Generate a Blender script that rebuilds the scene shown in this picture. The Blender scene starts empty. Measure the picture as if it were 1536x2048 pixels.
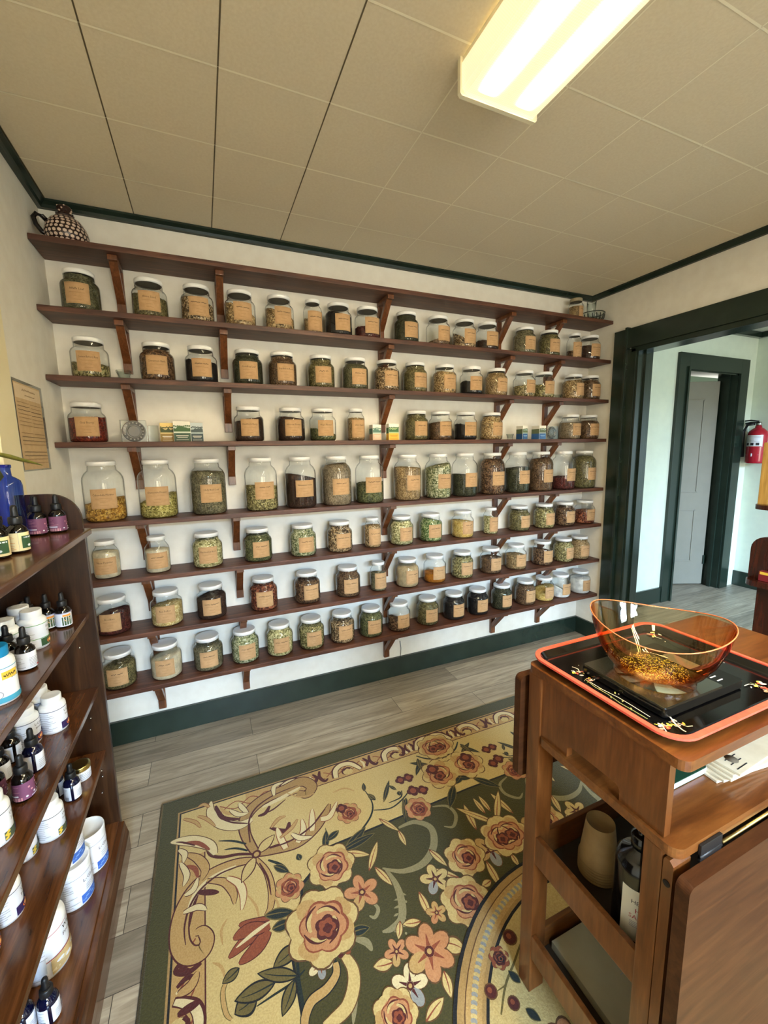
import bpy, bmesh, math, random
import numpy as np
from mathutils import Vector, Matrix
random.seed(7)
PI = math.pi
C = bpy.context.scene.collection
sc = bpy.context.scene

# ------------------------------------------------------------------ camera model
F = 830.733
CAM = np.array([0.54211, -2.24652, 1.41188])
YAW, PITCH, ROLL = math.radians(23.2042), math.radians(-8.3642), math.radians(-1.0046)
def _axes():
    cy, sy, cp, sp = math.cos(YAW), math.sin(YAW), math.cos(PITCH), math.sin(PITCH)
    fw = np.array([sy*cp, cy*cp, sp]); r = np.array([cy, -sy, 0.0]); u = np.cross(r, fw)
    cr, sr = math.cos(ROLL), math.sin(ROLL)
    return cr*r+sr*u, -sr*r+cr*u, fw
RX, UP, FW = _axes()
def on(ax, c, px, py):
    """point where the sight line through a photo pixel meets the plane x/y/z = c"""
    d = FW + (px-768)/F*RX - (py-1024)/F*UP
    return CAM + (c-CAM[ax])/d[ax]*d
def pr(P):
    v = np.array(P)-CAM; z = v@FW
    return 768+F*(v@RX)/z, 1024-F*(v@UP)/z

W, H = 3.111, 2.44
WIN_W, STREET_W, HALL_W, CLOSET_W, EXPO = 3000, 300, 2.2, 1.2, 0.80
SZ = [2.239, 1.989, 1.731, 1.469, 1.131, 0.8755, 0.6173, 0.3571]     # shelf tops
SD, ST = 0.1835, 0.022
ROOM_Y = -4.3

# ------------------------------------------------------------------ materials
M = {}
def mat(name, col=(.8,.8,.8), rough=.5, metal=0.0, spec=.5, emit=None, estr=0, coat=0):
    if name in M: return M[name]
    m = bpy.data.materials.new(name); m.use_nodes = True
    b = m.node_tree.nodes['Principled BSDF']
    b.inputs['Base Color'].default_value = (*col, 1); b.inputs['Roughness'].default_value = rough
    b.inputs['Metallic'].default_value = metal; b.inputs['Specular IOR Level'].default_value = spec
    if coat: b.inputs['Coat Weight'].default_value = coat; b.inputs['Coat Roughness'].default_value = .08
    if emit: b.inputs['Emission Color'].default_value = (*emit, 1); b.inputs['Emission Strength'].default_value = estr
    M[name] = m; return m
def nd(m, t, **kw):
    n = m.node_tree.nodes.new(t)
    for k, v in kw.items(): setattr(n, k, v)
    return n
def lk(m, a, b): m.node_tree.links.new(a, b)
def ramp(m, stops):
    r = nd(m, 'ShaderNodeValToRGB'); e = r.color_ramp.elements
    e[0].position, e[0].color = stops[0][0], (*stops[0][1], 1)
    e[1].position, e[1].color = stops[-1][0], (*stops[-1][1], 1)
    for p, c in stops[1:-1]:
        x = e.new(p); x.color = (*c, 1)
    return r
def objcoord(m, world=True):
    """object coordinates plus object location, so that repeats do not look the same"""
    tc = nd(m, 'ShaderNodeTexCoord'); oi = nd(m, 'ShaderNodeObjectInfo'); a = nd(m, 'ShaderNodeVectorMath', operation='ADD')
    lk(m, tc.outputs['Object'], a.inputs[0]); lk(m, oi.outputs['Location'], a.inputs[1]); return a.outputs[0]
def wood(name, c_dark, c_mid, c_light, scale=(2, 30, 30), rough=.35, knots=True, coat=.2, bump=.15, spec=.5):
    m = mat(name, c_mid, rough, coat=coat); b = m.node_tree.nodes['Principled BSDF']
    mp = nd(m, 'ShaderNodeMapping'); mp.inputs['Scale'].default_value = scale; lk(m, objcoord(m), mp.inputs[0])
    n1 = nd(m, 'ShaderNodeTexNoise'); n1.inputs['Scale'].default_value = 1.0; n1.inputs['Detail'].default_value = 6; n1.inputs['Roughness'].default_value = .65; n1.inputs['Distortion'].default_value = 1.2
    lk(m, mp.outputs[0], n1.inputs['Vector'])
    b.inputs['Specular IOR Level'].default_value=spec
    r = ramp(m, [(.25, c_dark), (.5, c_mid), (.78, c_light)]); lk(m, n1.outputs[0], r.inputs[0])
    out = r.outputs[0]
    n2 = nd(m, 'ShaderNodeTexNoise'); n2.inputs['Scale'].default_value = 5.5; n2.inputs['Detail'].default_value = 3; lk(m, mp.outputs[0], n2.inputs['Vector'])
    r2 = ramp(m, [(.3, (.55,.5,.45)), (.62, (1,1,1))]); lk(m, n2.outputs[0], r2.inputs[0])
    mx = nd(m, 'ShaderNodeMixRGB', blend_type='MULTIPLY'); mx.inputs[0].default_value = .55
    lk(m, out, mx.inputs[1]); lk(m, r2.outputs[0], mx.inputs[2]); lk(m, mx.outputs[0], b.inputs['Base Color'])
    bp = nd(m, 'ShaderNodeBump'); bp.inputs['Strength'].default_value = bump; bp.inputs['Distance'].default_value = .002
    lk(m, n1.outputs[0], bp.inputs['Height']); lk(m, bp.outputs[0], b.inputs['Normal'])
    return m
def noisy(name, c1, c2, scale=30, rough=.6, bump=.1, dist=.002, detail=4, spec=.5):
    m = mat(name, c1, rough, spec=spec); b = m.node_tree.nodes['Principled BSDF']
    n = nd(m, 'ShaderNodeTexNoise'); n.inputs['Scale'].default_value = scale; n.inputs['Detail'].default_value = detail
    lk(m, objcoord(m), n.inputs['Vector'])
    r = ramp(m, [(.35, c1), (.65, c2)]); lk(m, n.outputs[0], r.inputs[0]); lk(m, r.outputs[0], b.inputs['Base Color'])
    if bump:
        bp = nd(m, 'ShaderNodeBump'); bp.inputs['Strength'].default_value = bump; bp.inputs['Distance'].default_value = dist
        lk(m, n.outputs[0], bp.inputs['Height']); lk(m, bp.outputs[0], b.inputs['Normal'])
    return m
def schlick(m, f0=.04):
    l = nd(m, 'ShaderNodeLayerWeight'); l.inputs['Blend'].default_value = .5
    p = nd(m, 'ShaderNodeMath', operation='POWER'); p.inputs[1].default_value = 5; lk(m, l.outputs['Facing'], p.inputs[0])
    q = nd(m, 'ShaderNodeMath', operation='MULTIPLY_ADD'); q.inputs[1].default_value = 1-f0; q.inputs[2].default_value = f0; lk(m, p.outputs[0], q.inputs[0])
    return q.outputs[0]
def glass(name, tint=(.975,.985,.98), edge=(.13,.15,.13), refl=1.0, rough=.02, blend=.5):
    """thin clear glass: lets light straight through, mirrors by Fresnel, darkens where it is seen edge-on"""
    if name in M: return M[name]
    m = bpy.data.materials.new(name); m.use_nodes = True; nt = m.node_tree; nt.nodes.clear()
    o = nd(m, 'ShaderNodeOutputMaterial'); mix = nd(m, 'ShaderNodeMixShader'); t = nd(m, 'ShaderNodeBsdfTransparent'); g = nd(m, 'ShaderNodeBsdfGlossy')
    fr = schlick(m)
    lw = nd(m, 'ShaderNodeLayerWeight'); lw.inputs['Blend'].default_value = blend
    r = ramp(m, [(.0, tint), (.58, tuple(.97*v for v in tint)), (.82, tuple(.35*v+.65*e_ for v,e_ in zip(tint,edge))), (.97, edge)]); lk(m, lw.outputs['Facing'], r.inputs[0]); lk(m, r.outputs[0], t.inputs['Color'])
    g.inputs['Roughness'].default_value = rough; g.inputs['Color'].default_value = (refl, refl, refl, 1)
    lk(m, fr, mix.inputs[0]); lk(m, t.outputs[0], mix.inputs[1]); lk(m, g.outputs[0], mix.inputs[2]); lk(m, mix.outputs[0], o.inputs[0])
    M[name] = m; return m
def herb(c1, c2, c3, size=220, bump=.6, key=None):
    name = 'herb_%02x%02x%02x_%02x%02x%02x_%d' % (*[int(255*v) for v in c1], *[int(255*v) for v in c3], size)
    if name in M: return M[name]
    m = mat(name, c2, .85, spec=.25); b = m.node_tree.nodes['Principled BSDF']
    v = nd(m, 'ShaderNodeTexVoronoi'); v.inputs['Scale'].default_value = size; v.inputs['Randomness'].default_value = 1
    n0 = nd(m, 'ShaderNodeTexNoise'); n0.inputs['Scale'].default_value = size*.45; n0.inputs['Detail'].default_value = 2
    co = objcoord(m); lk(m, co, n0.inputs['Vector'])
    mv = nd(m, 'ShaderNodeMixRGB'); mv.inputs[0].default_value = .012; lk(m, co, mv.inputs[1]); lk(m, n0.outputs[1], mv.inputs[2]); lk(m, mv.outputs[0], v.inputs['Vector'])
    s = nd(m, 'ShaderNodeSeparateColor'); lk(m, v.outputs['Color'], s.inputs[0])
    r = ramp(m, [(.08, c1), (.5, c2), (.93, c3)]); lk(m, s.outputs[0], r.inputs[0])
    n = nd(m, 'ShaderNodeTexNoise'); n.inputs['Scale'].default_value = 28; lk(m, co, n.inputs['Vector'])
    r2 = ramp(m, [(.35, (.72,.72,.72)), (.65, (1.08,1.08,1.08))]); lk(m, n.outputs[0], r2.inputs[0])
    mx = nd(m, 'ShaderNodeMixRGB', blend_type='MULTIPLY'); mx.inputs[0].default_value = 1; lk(m, r.outputs[0], mx.inputs[1]); lk(m, r2.outputs[0], mx.inputs[2])
    lk(m, mx.outputs[0], b.inputs['Base Color'])
    bp = nd(m, 'ShaderNodeBump'); bp.inputs['Strength'].default_value = bump; bp.inputs['Distance'].default_value = .004; bp.invert = True
    lk(m, v.outputs['Distance'], bp.inputs['Height']); lk(m, bp.outputs[0], b.inputs['Normal'])
    return m

# ------------------------------------------------------------------ mesh helpers
def lin(r, g, b):
    f = lambda c: (c/255/12.92) if c/255 <= .04045 else ((c/255+.055)/1.055)**2.4
    return (f(r), f(g), f(b))
def link(name, me, parent=None, loc=(0,0,0), rot=(0,0,0)):
    o = bpy.data.objects.new(name, me); C.objects.link(o)
    o.location = loc; o.rotation_euler = rot
    if parent: o.parent = parent
    return o
def tag(o, label, cat, group=None, kind=None):
    o['label'] = label; o['category'] = cat
    if group: o['group'] = group
    if kind: o['kind'] = kind
    return o
def thing(name, label, cat, loc=(0,0,0), rotz=0, group=None):
    o = bpy.data.objects.new(name, None); C.objects.link(o); o.empty_display_size = .05
    o.location = loc; o.rotation_euler = (0,0,rotz); return tag(o, label, cat, group)
class MB:
    def __init__(s): s.v=[]; s.f=[]; s.m=[]; s.sm=[]; s.mats=[]
    def mi(s, m):
        if m not in s.mats: s.mats.append(m)
        return s.mats.index(m)
    def add(s, vs, fs, m, smooth=False):
        o = len(s.v); s.v += [tuple(map(float, p)) for p in vs]; k = s.mi(m)
        for f in fs: s.f.append([i+o for i in f]); s.m.append(k); s.sm.append(smooth)
    def box(s, a, b, m, bev=0.0, rot=None, piv=None):
        bm = bmesh.new(); bmesh.ops.create_cube(bm, size=1)
        a, b = np.minimum(a, b), np.maximum(a, b)
        for v in bm.verts: v.co = Vector([(a[i]+b[i])/2+v.co[i]*(b[i]-a[i]) for i in range(3)])
        if bev: bmesh.ops.bevel(bm, geom=bm.edges[:]+bm.verts[:], offset=bev, segments=2, affect='EDGES', profile=.7)
        if rot is not None:
            p = Vector(piv if piv is not None else [(a[i]+b[i])/2 for i in range(3)])
            for v in bm.verts: v.co = rot @ (v.co-p) + p
        s.frombm(bm, m); return s
    def frombm(s, bm, m, smooth=False):
        bm.verts.index_update()
        s.add([v.co[:] for v in bm.verts], [[v.index for v in f.verts] for f in bm.faces], m, smooth); bm.free()
    def lathe(s, prof, m, n=32, c=(0,0,0), smooth=True, sx=1, sy=1, cap0=True, cap1=True, fn=None):
        vs=[]; fs=[]
        for r, z in prof:
            for k in range(n):
                a=2*PI*k/n; p=[c[0]+r*sx*math.cos(a), c[1]+r*sy*math.sin(a), c[2]+z]
                if fn: p=fn(p, r, z, a)
                vs.append(p)
        for i in range(len(prof)-1):
            for k in range(n):
                fs.append([i*n+k, i*n+(k+1)%n, (i+1)*n+(k+1)%n, (i+1)*n+k])
        if cap0: fs.append(list(range(n))[::-1])
        if cap1: fs.append([(len(prof)-1)*n+k for k in range(n)])
        s.add(vs, fs, m, smooth); return s
    def prism(s, pts, h0, h1, m, axis=2, smooth=False):
        """polygon extruded along an axis; pts in the two other axes"""
        n=len(pts); vs=[]
        for h in (h0, h1):
            for p in pts:
                q=[0,0,0]; oth=[i for i in range(3) if i!=axis]; q[oth[0]]=p[0]; q[oth[1]]=p[1]; q[axis]=h; vs.append(q)
        fs=[[k,(k+1)%n,n+(k+1)%n,n+k] for k in range(n)]+[list(range(n))[::-1],[n+k for k in range(n)]]
        s.add(vs, fs, m, smooth); return s
    def tube(s, pts, r, m, n=10, closed=False, r1=None, flat=1.0):
        pts=[Vector(p) for p in pts]; vs=[]; fs=[]; L=len(pts); ref=Vector((0,0,1))
        for i,p in enumerate(pts):
            t=(pts[min(i+1,L-1)]-pts[max(i-1,0)]).normalized()
            if abs(t.dot(ref))>.95: ref=Vector((1,0,0)) if abs(t.x)<.9 else Vector((0,1,0))
            a=t.cross(ref).normalized(); b=t.cross(a).normalized()
            rr=r if r1 is None else r+(r1-r)*i/max(1,L-1)
            for k in range(n):
                q=2*PI*k/n; vs.append(p+a*rr*math.cos(q)+b*rr*flat*math.sin(q))
        for i in range(L-1):
            for k in range(n): fs.append([i*n+k,i*n+(k+1)%n,(i+1)*n+(k+1)%n,(i+1)*n+k])
        fs.append(list(range(n))[::-1]); fs.append([(L-1)*n+k for k in range(n)])
        s.add(vs,fs,m,True); return s
    def mesh(s, name):
        me=bpy.data.meshes.new(name); me.from_pydata(s.v,[],s.f)
        for m in s.mats: me.materials.append(m)
        me.polygons.foreach_set('material_index', s.m); me.polygons.foreach_set('use_smooth', s.sm)
        bm=bmesh.new(); bm.from_mesh(me); bmesh.ops.recalc_face_normals(bm, faces=bm.faces[:]); bm.to_mesh(me); bm.free()
        me.update(); return me
    def build(s, name, parent=None, loc=(0,0,0), rot=(0,0,0)):
        return link(name, s.mesh(name), parent, loc, rot)
def structure(o): o['kind']='structure'; return o
def rrect(x0,y0,x1,y1,r,n=6):
    P=[]
    for cx,cy,a0 in ((x1-r,y0+r,-PI/2),(x1-r,y1-r,0),(x0+r,y1-r,PI/2),(x0+r,y0+r,PI)):
        for k in range(n+1):
            a=a0+PI/2*k/n; P.append((cx+r*math.cos(a), cy+r*math.sin(a)))
    return P

# text as flat geometry ---------------------------------------------------------
_txt = {}
def text_geo(t):
    if t in _txt: return _txt[t]
    cu=bpy.data.curves.new('t','FONT'); cu.body=t; cu.size=1; cu.resolution_u=1; cu.align_x='CENTER'; cu.align_y='CENTER'
    ob=bpy.data.objects.new('t',cu); C.objects.link(ob); bpy.context.view_layer.update()
    dg=bpy.context.evaluated_depsgraph_get(); me=ob.evaluated_get(dg).to_mesh()
    r=([tuple(v.co[:2]) for v in me.vertices],[list(p.vertices) for p in me.polygons])
    ob.evaluated_get(dg).to_mesh_clear(); bpy.data.objects.remove(ob); bpy.data.curves.remove(cu)
    _txt[t]=r; return r
class Label(MB):
    """a paper label bent round a cylinder of radius R (or flat when R is None, in the x-z plane facing -y)"""
    def __init__(s, R, a0=0.0): super().__init__(); s.R=R; s.a0=a0; s.lift=0
    def P(s,u,z,l):
        if s.R is None: return (u,-l,z)
        a=s.a0+u/s.R; r=s.R+l; return (r*math.sin(a), -r*math.cos(a), z)
    def rect(s,u0,u1,z0,z1,m,l=None):
        if l is None: s.lift+=.00012; l=s.lift
        n=1 if s.R is None else max(1,int(abs(u1-u0)/.006)); vs=[]; fs=[]
        for i in range(n+1):
            u=u0+(u1-u0)*i/n; vs+= [s.P(u,z0,l), s.P(u,z1,l)]
        for i in range(n): fs.append([2*i,2*i+2,2*i+3,2*i+1])
        s.add(vs,fs,m,s.R is not None); return s
    def poly(s,pts,m,l=None):
        if l is None: s.lift+=.00012; l=s.lift
        s.add([s.P(u,z,l) for u,z in pts],[list(range(len(pts)))],m); return s
    def ell(s,u,z,a,b,m,n=16): return s.poly([(u+a*math.cos(2*PI*k/n),z+b*math.sin(2*PI*k/n)) for k in range(n)],m)
    def text(s,t,u,z,size,m,maxw=None):
        v,f=text_geo(t)
        w=max(p[0] for p in v)-min(p[0] for p in v); k=size
        kx=k if not maxw or w*k<=maxw else maxw/w
        s.lift+=.00012
        s.add([s.P(u+p[0]*kx,z+p[1]*k,s.lift) for p in v],f,m); return s
    def scrawl(s,u0,u1,z,h,m,seed):
        """an unreadable handwritten word: a thin wavy ink stroke"""
        rr=random.Random(seed); n=max(6,int((u1-u0)/.0016)); s.lift+=.00012; vs=[]; fs=[]
        for i in range(n+1):
            u=u0+(u1-u0)*i/n; dz=rr.uniform(-.5,.5)*h; t=h*.28
            vs+=[s.P(u,z+dz-t,s.lift), s.P(u,z+dz+t,s.lift)]
        for i in range(n): fs.append([2*i,2*i+2,2*i+3,2*i+1])
        s.add(vs,fs,m); return s

# ------------------------------------------------------------------ palette
m_wall  = noisy('cream_wall_paint', lin(238,234,222), lin(232,227,214), 18, .55, .05, .001)
m_white = noisy('hall_wall_paint', lin(218,228,212), lin(213,223,208), 14, .5, .04, .001)
m_green = noisy('dark_green_gloss_paint', lin(30,42,35), lin(36,49,41), 9, .22, .03, .001)
m_cream = noisy('cream_gloss_paint', lin(240,228,190), lin(236,224,184), 9, .35, .02, .001)
m_shelf = wood('mahogany_stained_pine', lin(46,24,15), lin(82,46,30), lin(124,80,57), (3,34,34), .5,coat=0)
m_brk   = wood('bracket_stained_pine', lin(70,38,18), lin(108,62,32), lin(140,88,50), (30,30,4), .38)
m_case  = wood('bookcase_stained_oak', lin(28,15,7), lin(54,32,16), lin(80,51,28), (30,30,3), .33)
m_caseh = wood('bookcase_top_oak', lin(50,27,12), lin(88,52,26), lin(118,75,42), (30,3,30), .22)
m_pine  = wood('cart_orange_pine', lin(80,42,15), lin(112,64,26), lin(136,86,40), (3,26,26), .3)
m_pinev = wood('cart_orange_pine_upright', lin(76,40,14), lin(104,58,23), lin(126,76,36), (26,26,3), .3)
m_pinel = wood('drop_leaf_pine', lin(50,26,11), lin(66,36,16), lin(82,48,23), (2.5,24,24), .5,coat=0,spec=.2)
m_mahog = wood('dark_mahogany', lin(34,12,8), lin(58,24,14), lin(84,38,22), (26,26,3), .25)
m_kraft = noisy('kraft_paper', lin(186,150,108), lin(176,140,98), 60, .8, .05, .0005)
m_ink   = mat('brown_black_ink', lin(62,44,28), .8)
m_inkl  = mat('faded_brown_ink', lin(140,108,72), .8)
m_black = mat('black_ink', lin(28,28,32), .7)
m_grey  = mat('grey_small_print', lin(150,152,160), .7)
m_paper = noisy('white_label_paper', lin(232,236,244), lin(226,230,240), 30, .6, 0)
m_plast = mat('white_plastic', lin(236,238,238), .35)
m_lid   = mat('white_enamelled_lid', lin(236,236,234), .3)
m_lidshade = mat('lid_underside_shade', lin(96,90,78), .7)  # shade under each lid, put into a dark disc colour
m_jar   = glass('clear_jar_glass')
m_thin  = glass('clear_cut_glass', (.9,.93,.92), (.12,.14,.13), 1, .03, .5)
m_rub   = mat('black_rubber', lin(20,20,21), .45)
m_amber = mat('dark_amber_glass', lin(14,9,7), .06, spec=.7)
m_blueg = mat('dark_blue_glass', lin(10,12,40), .06, spec=.7)
m_metal = mat('satin_steel', lin(200,200,196), .25, 1)
m_gold  = mat('gold_lid', lin(212,190,120), .28, 1)

# ------------------------------------------------------------------ room shell
def floor_mat():
    m=mat('grey_brown_vinyl_planks', (.3,.27,.23), .42); b=m.node_tree.nodes['Principled BSDF']
    tc=nd(m,'ShaderNodeTexCoord'); br=nd(m,'ShaderNodeTexBrick'); br.offset=.37; br.offset_frequency=2
    br.inputs['Scale'].default_value=1; br.inputs['Brick Width'].default_value=1.22; br.inputs['Row Height'].default_value=.152; br.inputs['Mortar Size'].default_value=.0012; br.inputs['Mortar Smooth'].default_value=.2
    br.inputs['Color1'].default_value=(0,0,0,1); br.inputs['Color2'].default_value=(1,1,1,1); br.inputs['Mortar'].default_value=(.3,.3,.3,1)
    mp0=nd(m,'ShaderNodeMapping'); mp0.inputs['Location'].default_value=(.55,.06,0); lk(m,tc.outputs['Object'],mp0.inputs[0]); lk(m,mp0.outputs[0],br.inputs['Vector'])
    mp=nd(m,'ShaderNodeMapping'); mp.inputs['Scale'].default_value=(2.2,26,1); lk(m,tc.outputs['Object'],mp.inputs[0])
    ad=nd(m,'ShaderNodeVectorMath',operation='ADD'); sc2=nd(m,'ShaderNodeVectorMath',operation='SCALE'); sc2.inputs['Scale'].default_value=7
    lk(m,br.outputs['Color'],sc2.inputs[0]); lk(m,mp.outputs[0],ad.inputs[0]); lk(m,sc2.outputs[0],ad.inputs[1])
    n=nd(m,'ShaderNodeTexNoise'); n.inputs['Scale'].default_value=1.1; n.inputs['Detail'].default_value=7; n.inputs['Roughness'].default_value=.62; n.inputs['Distortion'].default_value=1.4; lk(m,ad.outputs[0],n.inputs['Vector'])
    r=ramp(m,[(.25,lin(106,97,83)),(.5,lin(152,142,125)),(.75,lin(186,176,158))]); lk(m,n.outputs[0],r.inputs[0])
    r2=ramp(m,[(0,(.62,.61,.6)),(1,(1.12,1.1,1.06))]); lk(m,br.outputs['Color'],r2.inputs[0])
    mx=nd(m,'ShaderNodeMixRGB',blend_type='MULTIPLY'); mx.inputs[0].default_value=1; lk(m,r.outputs[0],mx.inputs[1]); lk(m,r2.outputs[0],mx.inputs[2])
    mx2=nd(m,'ShaderNodeMixRGB'); lk(m,br.outputs['Fac'],mx2.inputs[0]); lk(m,mx.outputs[0],mx2.inputs[1]); mx2.inputs[2].default_value=(*lin(60,54,46),1)
    lk(m,mx2.outputs[0],b.inputs['Base Color'])
    bp=nd(m,'ShaderNodeBump'); bp.inputs['Strength'].default_value=.12; bp.inputs['Distance'].default_value=.002; lk(m,n.outputs[0],bp.inputs['Height']); lk(m,bp.outputs[0],b.inputs['Normal'])
    return m
m_floor=floor_mat()
structure(MB().box((-.1,ROOM_Y-.1,-.05),(5.6,.25,0),m_floor).build('floor'))

# ceiling: square fibre tiles with flat joint strips, the pale ones painting edge-caught light
m_tile=noisy('ceiling_tile_paint', lin(226,214,188), lin(221,208,181), 120, .75, .25, .0015)
m_groove=mat('ceiling_joint_lit_edge', lin(246,238,214), .6)
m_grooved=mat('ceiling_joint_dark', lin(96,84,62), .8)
cb=MB(); P_=.3105; X0,Y0=.034,-.283; g=.0022
cb.box((-.1,ROOM_Y-.1,H+.004),(W+.12,.1,H+.05),m_groove)
i0=-1; xs=[X0+P_*k for k in range(-1,12)]; ys=[Y0-P_*k for k in range(-1,15)]
for a in xs:
    for b_ in ys:
        x0,x1=max(a,0)+(g if a>0 else 0),min(a+P_,W)-g; y1,y0=min(b_,0)-g,max(b_-P_,ROOM_Y)
        if x1-x0<.01 or y1-y0<.01: continue
        cb.add([(x0-g,y0-g,H),(x1+g,y0-g,H),(x1+g,y1+g,H),(x0-g,y1+g,H)],[[0,1,2,3]],m_tile)
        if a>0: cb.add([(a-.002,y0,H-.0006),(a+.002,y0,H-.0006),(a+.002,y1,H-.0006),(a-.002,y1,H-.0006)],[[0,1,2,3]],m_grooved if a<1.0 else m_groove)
        if b_>ROOM_Y and b_<0: cb.add([(x0,b_-.003,H-.0008),(x1,b_-.003,H-.0008),(x1,b_+.003,H-.0008),(x0,b_+.003,H-.0008)],[[0,1,2,3]],m_groove)
structure(cb.build('ceiling'))
structure(MB().box((-.1,0,0),(W+.13,.12,H+.05),m_wall).build('wall_back'))
structure(MB().box((-.12,ROOM_Y-.1,0),(0,.12,H+.05),m_wall).build('wall_left'))
# right wall with the wide cased opening
OY0,OY1,OZ=-.365,-2.35,2.02
wr=MB()
wr.box((W,OY0,0),(W+.13,.0,H+.05),m_wall); wr.box((W,OY1,OZ),(W+.13,OY0,H+.05),m_wall); wr.box((W,ROOM_Y-.1,0),(W+.13,OY1,H+.05),m_wall)
structure(wr.build('wall_right'))
# street-side wall behind the camera with two windows
wn=[(.35,1.35),(1.75,2.75)]; S0,S1=.45,2.15
wf=MB(); edges=[-.1]+[v for w in wn for v in w]+[W+.13]
for k in range(0,len(edges),2): wf.box((edges[k],ROOM_Y-.12,0),(edges[k+1],ROOM_Y,H+.05),m_wall)
for a,b_ in wn: wf.box((a,ROOM_Y-.12,0),(b_,ROOM_Y,S0),m_wall); wf.box((a,ROOM_Y-.12,S1),(b_,ROOM_Y,H+.05),m_wall)
structure(wf.build('wall_front'))
for k,(a,b_) in enumerate(wn):
    f=MB()
    for q in ((a,S0,a+.05,S1),(b_-.05,S0,b_,S1),(a,S0,b_,S0+.05),(a,S1-.05,b_,S1),((a+b_)/2-.015,S0,(a+b_)/2+.015,S1),(a,(S0+S1)/2-.02,b_,(S0+S1)/2+.02)):
        f.box((q[0],ROOM_Y-.07,q[1]),(q[2],ROOM_Y-.03,q[3]),m_green)
    f.box((a+.05,ROOM_Y-.052,S0+.05),(b_-.05,ROOM_Y-.048,S1-.05),m_jar)
    structure(f.build('window_%d'%(k+1)))
# mouldings
def crown(name,p0,p1,inward):
    b=MB(); prof=[(0,0),(.033,0),(.033,-.008),(.02,-.018),(.014,-.028),(0,-.03)]
    vs=[]; 
    for p in (p0,p1):
        for d,z in prof: vs.append((p[0]+inward[0]*d,p[1]+inward[1]*d,H+z))
    n=len(prof); b.add(vs,[[k,(k+1)%n,n+(k+1)%n,n+k] for k in range(n)]+[list(range(n)),list(range(n,2*n))],m_green)
    return structure(b.build(name))
crown('trim_1',(0,0),(W,0),(0,-1)); crown('trim_2',(0,0),(0,ROOM_Y),(1,0)); crown('trim_3',(W,0),(W,ROOM_Y),(-1,0))
BBH,BBT=.122,.018
structure(MB().box((0,-BBT,0),(W,0,BBH),m_green,.003).build('baseboard_back'))
structure(MB().box((W-BBT,-.21,0),(W,-BBT,BBH),m_green,.003).build('baseboard_right'))
structure(MB().box((0,ROOM_Y,0),(BBT,-BBT,BBH),m_green,.003).build('baseboard_left'))
# cream casing of the opening in the left wall
structure(MB().box((0,-.70,BBH),(.012,-.563,2.13),m_cream,.003).build('trim_4'))
# dark green casing, jamb and header of the right opening
ca=MB()
ca.box((W-.022,-.305,0),(W,-.212,2.155),m_green,.003)          # outer casing board
ca.box((W-.034,-.312,0),(W,-.296,2.163),m_green,.003)          # back band
ca.box((W-.012,-.365,0),(W,-.31,2.03),m_green,.003)
ca.box((W-.022,OY1-.1,2.035),(W,-.3,2.155),m_green,.003)
ca.box((W-.012,OY1,2.005),(W,-.33,2.036),m_green,.003)
ca.box((W-.022,OY1-.1,0),(W,OY1,2.155),m_green,.003)
ca.box((W-.005,-.378,0),(W+.135,OY0+.0005,OZ),m_green,.002)         # jamb lining
ca.box((W+.05,-.392,0),(W+.085,-.377,OZ-.012),m_green,.002)    # stop
ca.box((W-.005,OY1,OZ-.012),(W+.135,-.365,OZ+.001),m_green,.002)
ca.box((W-.005,OY1-.001,0),(W+.135,OY1+.013,OZ),m_green,.002)
ca.box((W+.13,-.34,0),(W+.15,-.365,2.13),m_green); 
structure(ca.build('trim_5'))

# hall beyond the opening
HX,HY,HH=5.43,.12,2.445
hw=MB(); DX0,DX1,DZ=4.40,5.16,2.06
hw.box((W+.13,HY,0),(DX0,HY+.1,HH),m_white); hw.box((DX0,HY,DZ),(DX1,HY+.1,HH),m_white); hw.box((DX1,HY,0),(HX+.1,HY+.1,HH),m_white)
structure(hw.build('wall_hall_back'))
structure(MB().box((HX,-3.2,0),(HX+.1,HY,HH),m_white).build('wall_hall_right'))
structure(MB().box((W+.13,-3.3,0),(HX+.1,-3.2,.5),m_white).box((W+.13,-3.3,2.2),(HX+.1,-3.2,HH),m_white).box((W+.13,-3.3,.5),(3.5,-3.2,2.2),m_white).box((5.1,-3.3,.5),(HX+.1,-3.2,2.2),m_white).build('wall_hall_front'))
structure(MB().box((W+.13,-3.3,HH),(HX+.1,HY+.1,HH+.05),noisy('hall_ceiling_paint',lin(214,216,206),lin(208,210,200),30,.7,.05,.001)).build('ceiling_hall'))
structure(MB().box((W+.13,HY-.04,HH-.05),(HX,HY,HH),m_green,.004).box((HX-.04,-3.2,HH-.05),(HX,HY-.04,HH),m_green,.004).build('trim_6'))
structure(MB().box((W+.13,HY-.018,0),(DX0-.12,HY,.14),m_green,.003).box((HX-.018,-3.2,0),(HX,HY,.15),m_green,.003).build('baseboard_hall'))
dc=MB()
dc.box((DX0-.125,HY-.026,0),(DX0,HY,DZ+.13),m_green,.003); dc.box((DX1,HY-.026,0),(DX1+.125,HY,DZ+.13),m_green,.003); dc.box((DX0,HY-.026,DZ),(DX1,HY,DZ+.13),m_green,.003)
dc.box((DX0-.02,HY-.04,0),(DX0+.002,HY,DZ+.02),m_green,.003)
dc.box((DX0,HY-.005,0),(DX0+.012,HY+.16,DZ),m_green); dc.box((DX1-.012,HY-.005,0),(DX1,HY+.16,DZ),m_green); dc.box((DX0,HY-.005,DZ-.012),(DX1,HY+.16,DZ),m_green)
dc.box((DX1-.03,HY+.05,0),(DX1-.01,HY+.08,DZ),m_green); 
structure(dc.build('trim_7'))
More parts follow.
